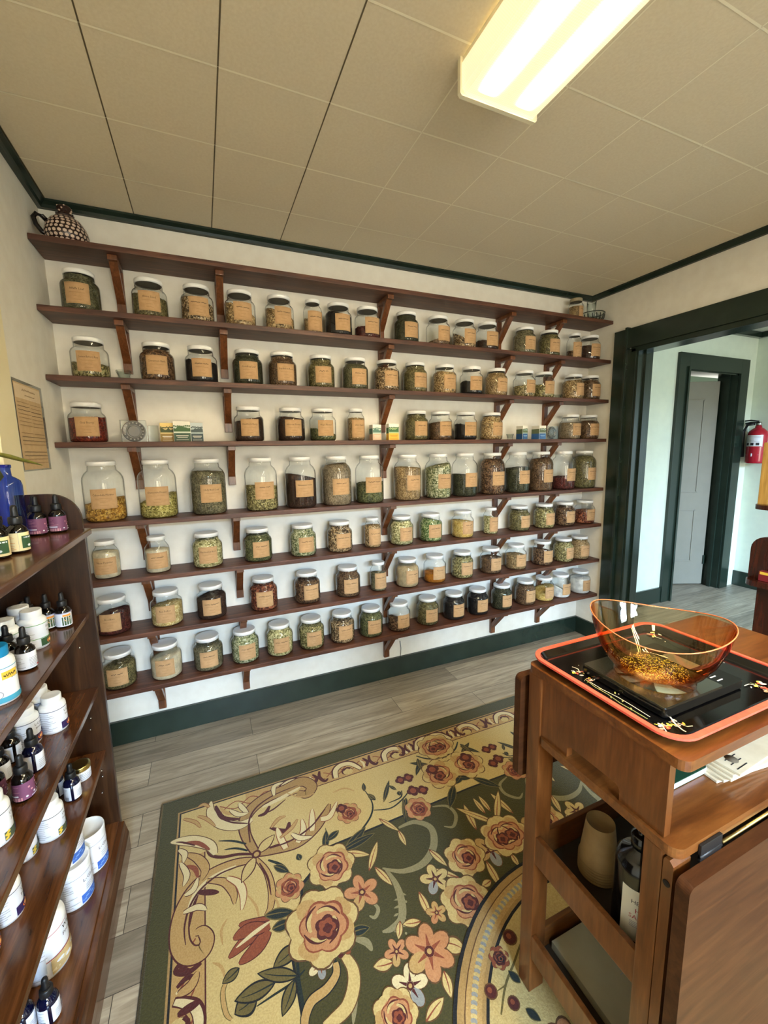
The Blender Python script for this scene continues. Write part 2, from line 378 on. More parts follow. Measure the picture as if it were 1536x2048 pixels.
# grey panelled door standing ajar
m_door=noisy('grey_door_paint', lin(134,132,120), lin(130,128,116), 8, .45, .03, .001)
dw,dh=.735,2.015
db=MB(); db.box((-dw,0,.012),(0,.035,dh),m_door,.002)
def panel(x0,x1,z0,z1):
    for q in ((x0,z0,x1,z0+.012),(x0,z1-.012,x1,z1),(x0,z0,x0+.012,z1),(x1-.012,z0,x1,z1)): db.box((q[0],-.006,q[1]),(q[2],.002,q[3]),m_door,.002)
panel(-.60,-.13,.95,1.85); panel(-.60,-.13,.25,.78)
dr=structure(db.build('door_1',None,(DX1-.03,HY+.125,0),(0,0,math.radians(-24))))
structure(MB().box((-.012,-.008,.22),(.004,.002,.31),m_green).build('hinge',dr)); 
structure(MB().box((DX0-.3,1.2,0),(HX+.3,1.25,HH),m_white).build('wall_closet'))
structure(MB().box((DX0-.4,.25,-.05),(HX+.3,1.25,0),m_floor).build('floor_closet'))
structure(MB().box((DX0-.4,HY+.1,HH),(HX+.3,1.25,HH+.03),m_white).build('ceiling_closet'))
structure(MB().box((DX0-.4,HY+.1,0),(DX0-.35,1.25,HH),m_white).box((HX+.28,HY+.1,0),(HX+.33,1.25,HH),m_white).build('wall_closet_side'))

# ------------------------------------------------------------------ ceiling lamp
def diffuser_mat():
    m=bpy.data.materials.new('prismatic_diffuser'); m.use_nodes=True; b=m.node_tree.nodes['Principled BSDF']
    b.inputs['Base Color'].default_value=(*lin(238,232,205),1); b.inputs['Roughness'].default_value=.25
    tc=nd(m,'ShaderNodeTexCoord'); sp=nd(m,'ShaderNodeSeparateXYZ'); lk(m,tc.outputs['Object'],sp.inputs[0])
    # two fluorescent tubes glow through the ribbed plastic
    def gauss(c):
        s=nd(m,'ShaderNodeMath',operation='SUBTRACT'); s.inputs[1].default_value=c; lk(m,sp.outputs[0],s.inputs[0])
        p=nd(m,'ShaderNodeMath',operation='MULTIPLY'); lk(m,s.outputs[0],p.inputs[0]); lk(m,s.outputs[0],p.inputs[1])
        k=nd(m,'ShaderNodeMath',operation='MULTIPLY'); k.inputs[1].default_value=-1/(2*.0115**2); lk(m,p.outputs[0],k.inputs[0])
        e=nd(m,'ShaderNodeMath',operation='EXPONENT'); lk(m,k.outputs[0],e.inputs[0]); return e.outputs[0]
    ad=nd(m,'ShaderNodeMath',operation='ADD'); lk(m,gauss(-.062),ad.inputs[0]); lk(m,gauss(.062),ad.inputs[1])
    # tubes stop short of the end cap
    mr=nd(m,'ShaderNodeMapRange'); mr.inputs['From Min'].default_value=-.03; mr.inputs['From Max'].default_value=-.11; lk(m,sp.outputs[1],mr.inputs[0])
    mu=nd(m,'ShaderNodeMath',operation='MULTIPLY'); lk(m,ad.outputs[0],mu.inputs[0]); lk(m,mr.outputs[0],mu.inputs[1])
    fi=nd(m,'ShaderNodeMath',operation='MULTIPLY_ADD'); fi.inputs[1].default_value=LAMP; fi.inputs[2].default_value=LAMPBASE; lk(m,mu.outputs[0],fi.inputs[0])
    lk(m,fi.outputs[0],b.inputs['Emission Strength']); b.inputs['Emission Color'].default_value=(*LAMPCOL,1)
    wv=nd(m,'ShaderNodeTexChecker'); wv.inputs['Scale'].default_value=260; bp=nd(m,'ShaderNodeBump'); bp.inputs['Strength'].default_value=.3; bp.inputs['Distance'].default_value=.002
    mp=nd(m,'ShaderNodeMapping'); mp.inputs['Rotation'].default_value=(0,0,PI/4); lk(m,tc.outputs['Object'],mp.inputs[0]); lk(m,mp.outputs[0],wv.inputs['Vector']); lk(m,wv.outputs['Fac'],bp.inputs['Height']); lk(m,bp.outputs[0],b.inputs['Normal'])
    mxr=ramp(m,[(0,(.75,.72,.6)),(1,(1,1,1))]); lk(m,wv.outputs['Fac'],mxr.inputs[0])
    mc=nd(m,'ShaderNodeMixRGB',blend_type='MULTIPLY'); mc.inputs[0].default_value=.6; mc.inputs[1].default_value=(*LAMPCOL,1); lk(m,mxr.outputs[0],mc.inputs[2]); lk(m,mc.outputs[0],b.inputs['Emission Color'])
    return m
LAMP=105.0; LAMPBASE=.47; LAMPCOL=(1.0,.83,.54)
m_enam=mat('cream_enamel', lin(238,230,200), .4)
lx,ly,ll=1.375,-1.165,1.22
m_diff=diffuser_mat()
def ceiling_light(y,label):
    lamp=thing('ceiling_light',label,'ceiling light',(lx,y,H),0,'fluorescent ceiling lights')
    MB().box((-.125,-ll,-.02),(.125,0,0),m_enam,.002).build('housing',lamp)
    dif=MB(); prof=[(-.127,-.015),(-.126,-.072),(-.116,-.084),(.116,-.084),(.126,-.072),(.127,-.015)]
    vs=[(x,q,z) for q in (-.012,-ll+.012) for x,z in prof]; n=len(prof)
    dif.add(vs,[[k,k+1,n+k+1,n+k] for k in range(n-1)],m_diff); dif.build('diffuser',lamp)
    for q in (-.012,-ll):
        MB().prism([(-.132,0),(.132,0),(.132,-.084),(.126,-.09),(-.126,-.09),(-.132,-.084)],q,q+.012,m_enam,axis=1).build('end_cap',lamp)
ceiling_light(ly,'long fluorescent ceiling light with ribbed diffuser above the rug')
ceiling_light(-2.75,'added unseen fluorescent ceiling light nearer the street windows')  # second lamp added out of view to warm the upper wall

# ------------------------------------------------------------------ wall shelves with brackets
ORD=['highest','second highest','third highest','fourth highest','fifth highest','third lowest','second lowest','lowest']
BX=[.262,.668,1.50,2.307,2.712]
bl=MB(); bl.box((-.017,-.019,-.192),(.017,0,0),m_brk,.002); bl.box((-.017,-.152,-.02),(.017,-.017,0),m_brk,.002)
bl.lathe([(.004,0),(.004,.002),(.002,.003)],m_metal,10); bl_me=bl.mesh('bracket')
# the screw head of each bracket sits in the foot of the wall leg
bb=MB(); bb.prism([(-.019,-.150),(-.019,-.116),(-.104,-.02),(-.132,-.02)],-.0155,.0155,m_brk,axis=0)
br_me=bb.mesh('brace')
shelf_names=['top shelf, holding the brown spotted jug','shelf holding the alfalfa jar row under the top shelf','shelf whose row starts with barberry root','shelf holding tea boxes and glass discs','shelf holding the tall gallon jars','shelf of jars starting with cream powder','shelf of jars starting with rooibos','lowest shelf just above the green baseboard']
for i,z in enumerate(SZ):
    t=thing('wall_shelf','long dark stained wall '+shelf_names[i],'shelf',(0,0,z-ST),0,'stained wall shelves')
    MB().box((.001,-SD,0),(W-.004,-.001,ST),m_shelf,.0025).build('board',t)
    for x in BX:
        b=link('bracket',bl_me,t,(x,-.001,-.0005)); link('brace',br_me,b)

# ------------------------------------------------------------------ herb jars
JT={
 'half':  dict(r=.0685,h=.163,glass=[(.045,.0),(.058,.001),(.066,.006),(.0685,.016),(.0685,.104),(.0655,.114),(.058,.122),(.053,.127),(.0545,.1295),(.0522,.132),(.0543,.1345),(.0522,.137),(.0540,.1395),(.0525,.142),(.0525,.148)],lid=.0545,lidz=(.145,.163),lab=(.086,.024,.103),fillr=.0662),
 'quart': dict(r=.047,h=.167,glass=[(.03,0),(.041,.001),(.0455,.006),(.047,.014),(.047,.112),(.0445,.124),(.038,.136),(.034,.142),(.0335,.152)],lid=.0365,lidz=(.15,.167),lab=(.084,.016,.108),fillr=.045),
 'tall':  dict(r=.0525,h=.166,glass=[(.034,0),(.046,.001),(.051,.006),(.0525,.014),(.0525,.104),(.049,.118),(.041,.132),(.036,.139),(.0355,.15)],lid=.0385,lidz=(.148,.166),lab=(.094,.022,.096),fillr=.0505),
 'gallon':dict(r=.0785,h=.258,glass=[(.052,0),(.068,.001),(.076,.008),(.0785,.02),(.0785,.176),(.076,.19),(.068,.206),(.057,.217),(.0535,.222),(.0548,.225),(.0525,.228),(.0546,.231),(.0525,.234),(.0525,.242)],lid=.0545,lidz=(.239,.258),lab=(.098,.058,.142),fillr=.076),
}
def lid_mesh(r,z0,z1,name='lid'):
    b=MB(); b.lathe([(r*.93,z0),(r,z0+.0005),(r,z1-.004),(r*.985,z1-.0012),(r*.95,z1),(r*.9,z1-.0008),(r*.3,z1-.0012)],m_lid,40,smooth=True,cap0=False); b.lathe([(r*.93,z0),(r*.92,z0+.004),(.002,z0+.004)],m_lidshade,40,smooth=False,cap0=False)
    return b.mesh(name)
for k,t in JT.items():
    b=MB(); b.lathe(t['glass'],m_jar,40,cap1=False)
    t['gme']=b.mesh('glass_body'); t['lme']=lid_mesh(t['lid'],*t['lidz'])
def fill_mesh(t,level,slope,ang,m,seed,lump=.002):
    rr=random.Random(seed); R=t['fillr']; g=[(r,z) for r,z in t['glass']]
    zt=level*t['lidz'][0]
    def rad(z):
        for (r0,z0),(r1,z1) in zip(g,g[1:]):
            if z0<=z<=z1: return min(R, r0+(r1-r0)*(z-z0)/max(1e-6,z1-z0)-.0024)
        return g[-1][0]-.0024
    N=36; vs=[]; fs=[]; K=9; zs=[.003,.007]+[.007+(zt-.007)*j/K for j in range(1,K+1)]
    def ht(x,y): return slope*R*((x*math.cos(ang)+y*math.sin(ang))/R)
    ring=[]
    tops=[]
    for k in range(N):
        a=2*PI*k/N; r=rad(min(zt,t['glass'][-1][1])); tops.append(zt+ht(r*math.cos(a),r*math.sin(a))+rr.uniform(-lump,lump))
    for j,z in enumerate(zs):
        for k in range(N):
            a=2*PI*k/N; f=j/(len(zs)-1); zz=min(z+(tops[k]-zt)*f*f, t['lidz'][0]+.002); r=rad(max(.003,zz)); vs.append((r*math.cos(a),r*math.sin(a),max(.002,zz)))
    base=len(zs)-1
    for j in range(len(zs)-1):
        for k in range(N): fs.append([j*N+k,j*N+(k+1)%N,(j+1)*N+(k+1)%N,(j+1)*N+k])
    prev=base*N
    for q in (.7,.4,.15):
        o=len(vs)
        for k in range(N):
            a=2*PI*k/N; r=rad(min(zt,t['glass'][-1][1]))*q; vs.append((r*math.cos(a),r*math.sin(a),min(t['lidz'][0]+.002,zt+ht(r*math.cos(a),r*math.sin(a))+rr.uniform(-lump,lump)*1.6+.004*(1-q))))
        for k in range(N): fs.append([prev+k,prev+(k+1)%N,o+(k+1)%N,o+k])
        prev=o
    fs.append([prev+k for k in range(N)]); fs.append(list(range(N))[::-1])
    b=MB(); b.add(vs,fs,m,True); return b.mesh('herb_contents')
def kraft_label(t,text,seed):
    w,z0,z1=t['lab']; rr=random.Random(seed); L=Label(t['r']+.0004,math.radians(rr.uniform(-3,9))); h=z1-z0
    L.rect(-w/2,w/2,z0,z1,m_kraft)
    e=.0035; f=.0006
    for q in ((-w/2+e,-w/2+e+f,z0+e,z1-e),(w/2-e-f,w/2-e,z0+e,z1-e),(-w/2+e,w/2-e,z0+e,z0+e+f),(-w/2+e,w/2-e,z1-e-f,z1-e)): L.rect(*q,m_inkl,.0003)
    zt=z0+h*.70
    if text: L.text(text,0,zt,.0115,m_ink,w*.82)
    else:
        a=rr.uniform(.52,.8)*w; s=rr.uniform(.35,.6)
        L.scrawl(-a/2,-a/2+a*s,zt,.0042,m_ink,seed); L.scrawl(-a/2+a*s+.004,a/2,zt,.0042,m_ink,seed+1)
    a=w*.62; L.scrawl(-a/2,a/2,z0+h*.52,.0018,m_inkl,seed+2)
    L.scrawl(-w*.14,w*.14,z0+h*.34,.0018,m_inkl,seed+3); L.scrawl(-w*.16,w*.16,z0+h*.18,.0018,m_inkl,seed+4)
    return L.mesh('paper_label')
H_={ # herb looks: dark, mid, light, grain
 'dullgreen':(lin(62,62,42),lin(90,88,62),lin(116,112,82),260), 'green':(lin(52,56,32),lin(82,86,52),lin(118,118,78),240),
 'darkgreen':(lin(32,34,22),lin(50,52,34),lin(76,74,52),260), 'brightgreen':(lin(52,82,36),lin(96,124,60),lin(196,198,150),200),
 'olive':(lin(66,60,34),lin(100,92,56),lin(134,124,82),240), 'olivecoarse':(lin(70,64,34),lin(128,118,72),lin(186,176,124),170),
 'tan':(lin(112,88,56),lin(150,122,82),lin(184,158,114),240), 'tanchip':(lin(96,74,46),lin(152,122,80),lin(206,180,134),170),
 'mixchip':(lin(50,36,24),lin(120,94,62),lin(206,180,140),180), 'brown':(lin(62,44,28),lin(92,68,46),lin(128,100,72),250),
 'redchip':(lin(60,26,18),lin(112,56,38),lin(168,104,72),150),
 'darkbrown':(lin(36,24,18),lin(54,36,28),lin(78,54,40),300), 'black':(lin(14,12,12),lin(22,18,18),lin(38,32,30),300),
 'darkred':(lin(44,16,14),lin(72,28,24),lin(104,48,40),230), 'goji':(lin(70,18,12),lin(110,34,22),lin(146,58,36),190),
 'yelloworange':(lin(116,76,22),lin(174,124,44),lin(214,172,84),170), 'chamomile':(lin(104,96,38),lin(160,146,74),lin(208,196,124),190),
 'palegreen':(lin(110,104,58),lin(174,166,112),lin(222,214,166),160), 'greenwhite':(lin(74,86,48),lin(140,142,100),lin(206,204,168),170),
 'greentan':(lin(78,72,44),lin(132,120,82),lin(190,172,124),200), 'greytan':(lin(104,90,68),lin(136,120,96),lin(166,150,124),280),
 'cream':(lin(210,196,160),lin(226,212,178),lin(236,224,194),500), 'white':(lin(226,226,222),lin(238,238,234),lin(244,244,242),600),
 'beige':(lin(182,156,112),lin(200,174,130),lin(214,192,150),480), 'yellow':(lin(178,140,60),lin(208,174,92),lin(230,204,134),260),
 'pollen':(lin(168,136,70),lin(206,182,118),lin(232,216,166),260), 'turmeric':(lin(150,84,14),lin(184,108,22),lin(206,134,40),480),
 'greyolive':(lin(72,68,48),lin(106,100,74),lin(140,132,102),280), 'barkbrown':(lin(48,32,22),lin(86,60,40),lin(134,104,74),160),
}
# photo outlines (left, right, lid top, lit-from-right flag), kind, look, fill level, slope, slope direction, title, words
ROWS={
'A':(1,[(118,205,'half','dullgreen',.97,0,0,'Alfalfa Leaf','dull green leaf filled to the neck'),(257,336,'half','olive',.62,.12,PI,'Anise Seed','dark olive seed two-thirds full'),(355,428,'half','mixchip',.66,.25,PI,None,'coarse speckled root chips'),(447,514,'half','tanchip',.55,.45,PI,None,'pale tan chips heaped to one side'),(529,589,'half','tanchip',.55,.35,PI,None,'tan and brown root chips'),(607,645,'quart','tan',.45,.2,PI,None,'tan root in a narrow jar'),(649,705,'half','black',.78,.25,2.6,None,'black-brown contents heaped beside its label'),(709,761,'half','darkred',.38,.1,PI,None,'low dark reddish-brown layer'),(787,838,'half','darkgreen',.97,0,0,None,'dark green leaf filled to the neck'),(851,901,'half','brown',.3,-.3,PI,None,'shallow sloping brown layer'),(905,952,'half','mixchip',.42,.55,2.4,None,'steeply sloping curled bark'),(952,996,'half','darkbrown',.36,.1,PI,None,'shallow dark brown layer'),(1026,1071,'half','greyolive',.96,0,0,None,'grey-olive herb filled to the neck'),(1076,1119,'half','olive',.93,0,0,None,'olive herb nearly full'),(1133,1163,'quart','barkbrown',.32,.2,PI,None,'low dark bark in a narrow jar'),(1162,1201,'half','darkbrown',.62,.1,PI,None,'dark brown contents two-thirds full')]),
'B':(2,[(132,220,'half','olivecoarse',.42,.28,PI*.6,'Common Barberry Root','shallow olive-tan root chips'),(273,350,'half','barkbrown',.9,0,0,'Cinnamon Bark','reddish dark brown bark nearly full'),(369,437,'half','black',.66,.1,PI,None,'black-brown contents two-thirds full'),(463,528,'half','darkgreen',.93,0,0,'Comfrey Leaf','blackish green leaf nearly full'),(536,594,'half','brown',.95,0,0,'Dandelion Root','warm brown root filled to the neck'),(614,670,'half','olive',.96,0,0,None,'olive green powdery herb, full'),(684,737,'half','dullgreen',.88,.05,PI,None,'soft grey-green leaf nearly full'),(748,799,'half','mixchip',.8,.15,PI,None,'mottled brown flakes'),(805,855,'half','olive',.96,0,0,None,'brownish olive herb, full'),(864,914,'half','tanchip',.82,.1,PI,None,'buff coarse chips'),(919,966,'half','black',.32,.5,PI*1.1,None,'shallow sloping black layer'),(970,1014,'half','tan',.93,0,0,None,'plain tan root, full'),(1025,1071,'half','greentan',.52,.1,0,None,'half-full greenish tan chips'),(1069,1109,'half','olivecoarse',.42,.4,PI,None,'low sloping olive chips'),(1127,1168,'half','tanchip',.85,0,0,None,'light tan chips beside the white wall'),(1168,1201,'half','brown',.9,0,0,None,'dark tan contents')]),
'C':(3,[(128,215,'half','goji',.7,.05,0,'Goji Berry','dark red berries, nearly three-quarters full'),(466,530,'half','darkbrown',.72,.18,0,'Hawthorn Berry','near-black brown contents'),(552,612,'half','darkbrown',.78,-.12,0,'Hibiscus Flower','blackish maroon flowers'),(618,673,'half','green',.33,.3,PI,'Hops Flower','low yellow-green flowers'),(694,730,'quart','tan',.78,0,0,None,'tan root behind a wide label, narrow jar'),(808,857,'half','olive',.97,0,0,None,'olive green leaf filled to the neck'),(857,904,'half','brown',.7,.1,0,None,'mottled brown contents'),(908,954,'half','black',.5,.35,PI*1.05,None,'black contents sloping down'),(960,1005,'half','tanchip',.95,0,0,None,'pale curly shavings, full'),(1118,1162,'half','greytan',.75,0,0,None,'dull tan powder beside the glass disc'),(1162,1198,'half','brown',.85,0,0,None,'brown contents closest to the green casing')]),
'D':(4,[(163,254,'gallon','yelloworange',.36,.18,.3,'Calendula Flower','orange-yellow flowers one-third full'),(274,357,'gallon','chamomile',.36,.3,.3,'Chamomile Flower','yellow-green flowers one-third full'),(380,454,'gallon','greyolive',.83,.03,PI,'Holy Basil Leaf','grey-green leaf mostly full'),(490,555,'gallon','olivecoarse',.5,-.05,0,None,'half-full yellow-green coarse herb'),(570,633,'gallon','darkbrown',.67,.2,PI,None,'dark brown powder with a sloping top'),(644,703,'gallon','greytan',.9,.1,0,None,'grey-tan seed almost full'),(711,767,'gallon','green',.46,.05,0,None,'deep green leaf under half full'),(788,841,'gallon','tan',.77,.05,PI,None,'buff herb three-quarters full'),(850,902,'gallon','greenwhite',.78,.25,0,None,'flecked green leaf heaped high'),(904,954,'gallon','darkgreen',.53,.1,PI,None,'dark green powder half full'),(958,1010,'gallon','barkbrown',.9,.05,PI,None,'brownish black herb almost full'),(1010,1059,'gallon','darkgreen',.66,.05,0,None,'dark olive leaf two-thirds full'),(1060,1106,'gallon','brown',.88,0,0,None,'reddish brown herb almost full'),(1107,1151,'gallon','darkred',.35,.05,0,None,'dark red flowers one-third full'),(1152,1192,'gallon','olive',.93,0,0,None,'olive herb full, against the end wall')]),
'E':(5,[(184,242,'tall','cream',.78,.08,PI,'Maca Powder','cream powder in a sloping-shouldered jar'),(289,341,'tall','cream',.7,0,0,None,'off-white powder behind a wide label'),(384,446,'half','palegreen',.9,.1,0,'Marshmallow Root','pale chopped root nearly full'),(486,546,'half','green',.9,.04,0,None,'deep green leaf nearly full'),(579,633,'half','greenwhite',.97,0,0,None,'flecked pale green leaf, full'),(654,705,'half','mixchip',.96,.05,0,None,'brown and tan flakes, full'),(728,762,'quart','tanchip',.82,0,0,None,'tan chips in a narrow jar'),(779,827,'half','palegreen',.93,0,0,None,'straw-coloured chips, full'),(838,885,'half','brightgreen',.86,.2,PI,None,'bright green and cream herb'),(902,948,'half','yellow',.68,.12,PI,None,'golden yellow chips'),(965,997,'quart','palegreen',.7,.2,PI,None,'yellow-green chips in a narrow jar'),(1015,1061,'half','olive',.93,0,0,None,'khaki powder, full'),(1066,1110,'half','olivecoarse',.92,0,0,None,'yellowish olive herb, full'),(1111,1150,'half','barkbrown',.9,0,0,None,'dark brown bark, full'),(1150,1191,'half','redchip',.6,.1,0,None,'reddish mushroom-like pieces, half full')]),
'F':(6,[(190,263,'half','darkred',.62,.2,0,'Rooibos','dark reddish leaf, half hidden by its label'),(299,368,'half','pollen',.62,.15,0,'Bee Pollen','yellow grains, two-thirds full'),(391,455,'half','darkbrown',.72,.2,0,None,'glossy black-brown contents'),(498,557,'half','redchip',.88,0,0,None,'dark red hips, full'),(588,641,'half','barkbrown',.8,0,0,None,'olive-brown flakes'),(671,721,'half','brown',.95,0,0,None,'brown-green coarse herb, full'),(740,773,'quart','greyolive',.66,0,0,None,'olive-grey powder in a narrow jar'),(790,839,'half','beige',.84,0,0,None,'smooth beige powder'),(847,892,'half','turmeric',.36,.1,PI,'Turmeric','deep orange powder one-third full'),(902,947,'half','olivecoarse',.88,0,0,None,'dark olive chips'),(959,1004,'half','brown',.66,.05,0,None,'dusty brown powder'),(1009,1054,'half','tan',.64,.05,PI,None,'light brown powder'),(1063,1106,'half','barkbrown',.7,.2,PI,None,'dark chunky bark'),(1106,1147,'half','olivecoarse',.93,0,0,None,'mottled khaki chips, full'),(1145,1179,'half','tan',.95,0,0,None,'tan chips next to the end wall')]),
'G':(7,[(202,275,'half','olive',.68,.25,0,None,'khaki herb partly hidden by the bookcase'),(298,367,'half','cream',.68,.22,.2,None,'ivory powder, sloping'),(385,448,'half','greyolive',.84,.12,.2,None,'grey-green herb rising to one side'),(457,518,'half','greenwhite',.95,0,0,None,'dark and light green leaf, full'),(531,588,'half','palegreen',.97,0,0,None,'yellow-green flakes, full'),(598,648,'half','olivecoarse',.84,0,0,None,'brown and green leaf mix'),(659,710,'half','mixchip',.78,.1,PI,None,'brown woody pieces'),(717,767,'half','green',.92,.05,PI,None,'mossy green herb, nearly full'),(773,822,'half','barkbrown',.36,.45,PI,None,'low pile of golden brown chips'),(832,878,'half','olive',.95,0,0,None,'olive tan herb, full'),(886,929,'half','black',.95,0,0,None,'jet black leaf, full'),(933,977,'half','black',.93,.03,0,None,'black powder, full'),(981,1025,'half','darkgreen',.95,0,0,None,'dark green leaf, full'),(1026,1071,'half','brown',.9,0,0,None,'cocoa brown powder'),(1070,1108,'half','yellow',.5,.4,0,None,'half-full mustard yellow powder'),(1104,1141,'half','white',.4,.5,PI*.9,None,'white crystals sloping low'),(1140,1180,'half','white',.75,.05,0,None,'white powder, three-quarters full')]),
}
SHELFNAME={'A':'second shelf','B':'third shelf','C':'fourth shelf','D':'gallon shelf','E':'sixth shelf','F':'seventh shelf','G':'bottom shelf'}
NTH=['first','second','third','fourth','fifth','sixth','seventh','eighth','ninth','tenth','eleventh','twelfth','thirteenth','fourteenth','fifteenth','sixteenth','seventeenth']
def silhouette_x(px,z,y,r,side):
    """x of a jar axis at depth y whose outline touches photo column px on the given side"""
    x=on(1,y,px,pr((1.5,y,z))[1])[0]
    for _ in range(12):
        d=np.array([x-CAM[0],y-CAM[1]]); D=np.linalg.norm(d); a=math.asin(r/D); th=math.atan2(d[0],d[1])+side*a
        q=(CAM[0]+math.sin(th)*D*math.cos(a),CAM[1]+math.cos(th)*D*math.cos(a),z)
        e=px-pr(q)[0]; x+=e/F*D*.9
    return x
seed=100
for row,(si,lst) in ROWS.items():
    z0=SZ[si]; px_prev=-1; cnt={}
    for k,(xl,xr,ty,look,lev,slope,ang,title,words) in enumerate(lst):
        seed+=17; t=JT[ty]; r=t['r']; y=-.093; zz=z0+.4*t['h']
        a=silhouette_x(xl,zz,y,r,-1); b=silhouette_x(xr,zz,y,r,1)
        x=(a+b)/2 if abs(a-b)<.012 else b
        x=min(x,W-r-.004); x=max(x,r+.004)
        if px_prev>0: x=max(x,px_prev+r+.0015)
        px_prev=x+r
        size={'half':'squat jar','quart':'narrow jar','tall':'round-shouldered jar','gallon':'gallon jar'}[ty]
        w=words.split(' in a narrow jar')[0].replace(', narrow jar','').replace(' in a sloping-shouldered jar','')
        lab='%s of %s, %s from bookcase, %s'%(size,w,NTH[k],SHELFNAME[row])
        jar=thing('herb_jar',lab,'jar',(x,y,z0),0,'herb jars on the '+SHELFNAME[row])
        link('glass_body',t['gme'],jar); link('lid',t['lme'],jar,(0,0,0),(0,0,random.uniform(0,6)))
        link('herb_contents',fill_mesh(t,lev,slope,ang,herb(*H_[look]),seed,.0008 if H_[look][3]>=450 else .0022),jar)
        link('paper_label',kraft_label(t,title,seed),jar)
# ------------------------------------------------------------------ things on the top shelf
zt=SZ[0]
jug=thing('ceramic_jug','brown jug covered in pale dots on the top shelf end by the window wall','jug',(.108,-.095,zt))
m_jugb=mat('dark_brown_glaze',lin(44,24,20),.3); m_jugd=mat('pale_pink_glaze',lin(214,190,172),.45)
jp=[(.045,0),(.06,.004),(.071,.025),(.0735,.045),(.066,.072),(.05,.096),(.034,.108),(.03,.112)]
b=MB(); b.lathe(jp,m_jugb,40)
def prof_at(p,s):
    L=[0]
    for (r0,z0),(r1,z1) in zip(p,p[1:]): L.append(L[-1]+math.hypot(r1-r0,z1-z0))
    for i in range(len(p)-1):
        if L[i]<=s<=L[i+1]:
            f=(s-L[i])/(L[i+1]-L[i]); (r0,z0),(r1,z1)=p[i],p[i+1]
            tr,tz=(r1-r0),(z1-z0); n=math.hypot(tr,tz); return r0+f*(r1-r0),z0+f*(z1-z0),tr/n,tz/n
    return None
row=0; s=.022
while s<.132:
    q=prof_at(jp,s)
    if q is None: break
    r,z,tr,tz=q; d=.0072; n=max(6,int(2*PI*r/(d*2.35)))
    for k in range(n):
        a=2*PI*(k+.5*(row%2))/n; cpos=Vector((r*math.cos(a),r*math.sin(a),z)); e1=Vector((-math.sin(a),math.cos(a),0)); e2=Vector((tr*math.cos(a),tr*math.sin(a),tz)); nn=e1.cross(e2); nn=nn if nn.dot(Vector((math.cos(a),math.sin(a),0.2)))>0 else -nn
        b.add([cpos+nn*.0016+e1*d*math.cos(PI/3*j+.5)+e2*d*.86*math.sin(PI/3*j+.5) for j in range(6)],[[0,1,2,3,4,5]],m_jugd)
    row+=1; s+=.0142
b.build('jug_body',jug)
b=MB(); b.lathe([(.03,.110),(.031,.116),(.024,.122),(.022,.13),(.026,.14),(.022,.15),(.008,.156)],m_jugb,20)
for k in range(26):
    a=k*2.4; z=.118+.0013*k; r=.028-.0003*k; b.lathe([(.0015,-.003),(.0045,0),(.0015,.003)],m_jugd if k%2 else m_jugb,6,(r*math.cos(a),r*math.sin(a),z))
b.build('lid',jug)
MB().tube([(-.055,-.02,.030),(-.075,-.022,.038),(-.092,-.024,.062),(-.097,-.026,.086),(-.088,-.024,.1),(-.07,-.018,.096),(-.052,-.012,.078)],.0085,mat('black_glaze',lin(18,14,14),.25),10).build('handle',jug)

t=JT['quart']; sj=thing('herb_jar','small old jar with a worn lid beside the striped glass bowl, top shelf','jar',(2.882,-.075,zt))
b=MB(); b.lathe([(r*.98,z*.85) for r,z in t['glass']],m_jar,32,cap1=False); b.build('glass_body',sj)
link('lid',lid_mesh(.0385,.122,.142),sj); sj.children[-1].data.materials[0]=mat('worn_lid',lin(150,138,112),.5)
b=MB(); b.lathe([(.035,.003),(.043,.01),(.043,.09),(.02,.094)],herb(*H_['tan']),28); b.build('herb_contents',sj)
L=Label(.0466,.5); L.rect(-.04,.04,.02,.09,m_kraft); L.scrawl(-.03,.03,.07,.004,m_ink,5); L.scrawl(-.03,.03,.05,.002,m_inkl,6); L.build('paper_label',sj)
gb=thing('glass_bowl','clear glass bowl with dark stripes in the far corner of the top shelf','bowl',(3.022,-.088,zt))
b=MB(); b.lathe([(.04,0),(.058,.006),(.072,.03),(.075,.055),(.073,.06),(.07,.055),(.066,.03),(.052,.01)],m_thin,36,cap1=True,fn=lambda p,r,z,a:[p[0],p[1],p[2]+(.03*math.exp(-((a-.4)/.25)**2) if z>.05 else 0)])
b.build('glass_body',gb)
b=MB()
for k in range(18):
    a=2*PI*k/18; b.tube([(.0745*math.cos(a),.0745*math.sin(a),.05),(.0725*math.cos(a+.04),.0725*math.sin(a+.04),.03),(.06*math.cos(a),.06*math.sin(a),.008)],.003,mat('dark_green_stripe',lin(34,44,38),.3),6)
b.tube([(.0755*math.cos(2*PI*k/30),.0755*math.sin(2*PI*k/30),.06) for k in range(31)],.003,M['dark_green_stripe'],6); b.build('stripe',gb)
gg=thing('glass_tumbler','small clear tumbler standing inside the striped glass bowl','tumbler',(3.012,-.085,zt+.0115))
b=MB(); b.lathe([(.018,0),(.02,.004),(.03,.1),(.031,.125),(.029,.125),(.026,.06),(.016,.012)],m_thin,24,cap1=True); b.build('glass_body',gg)

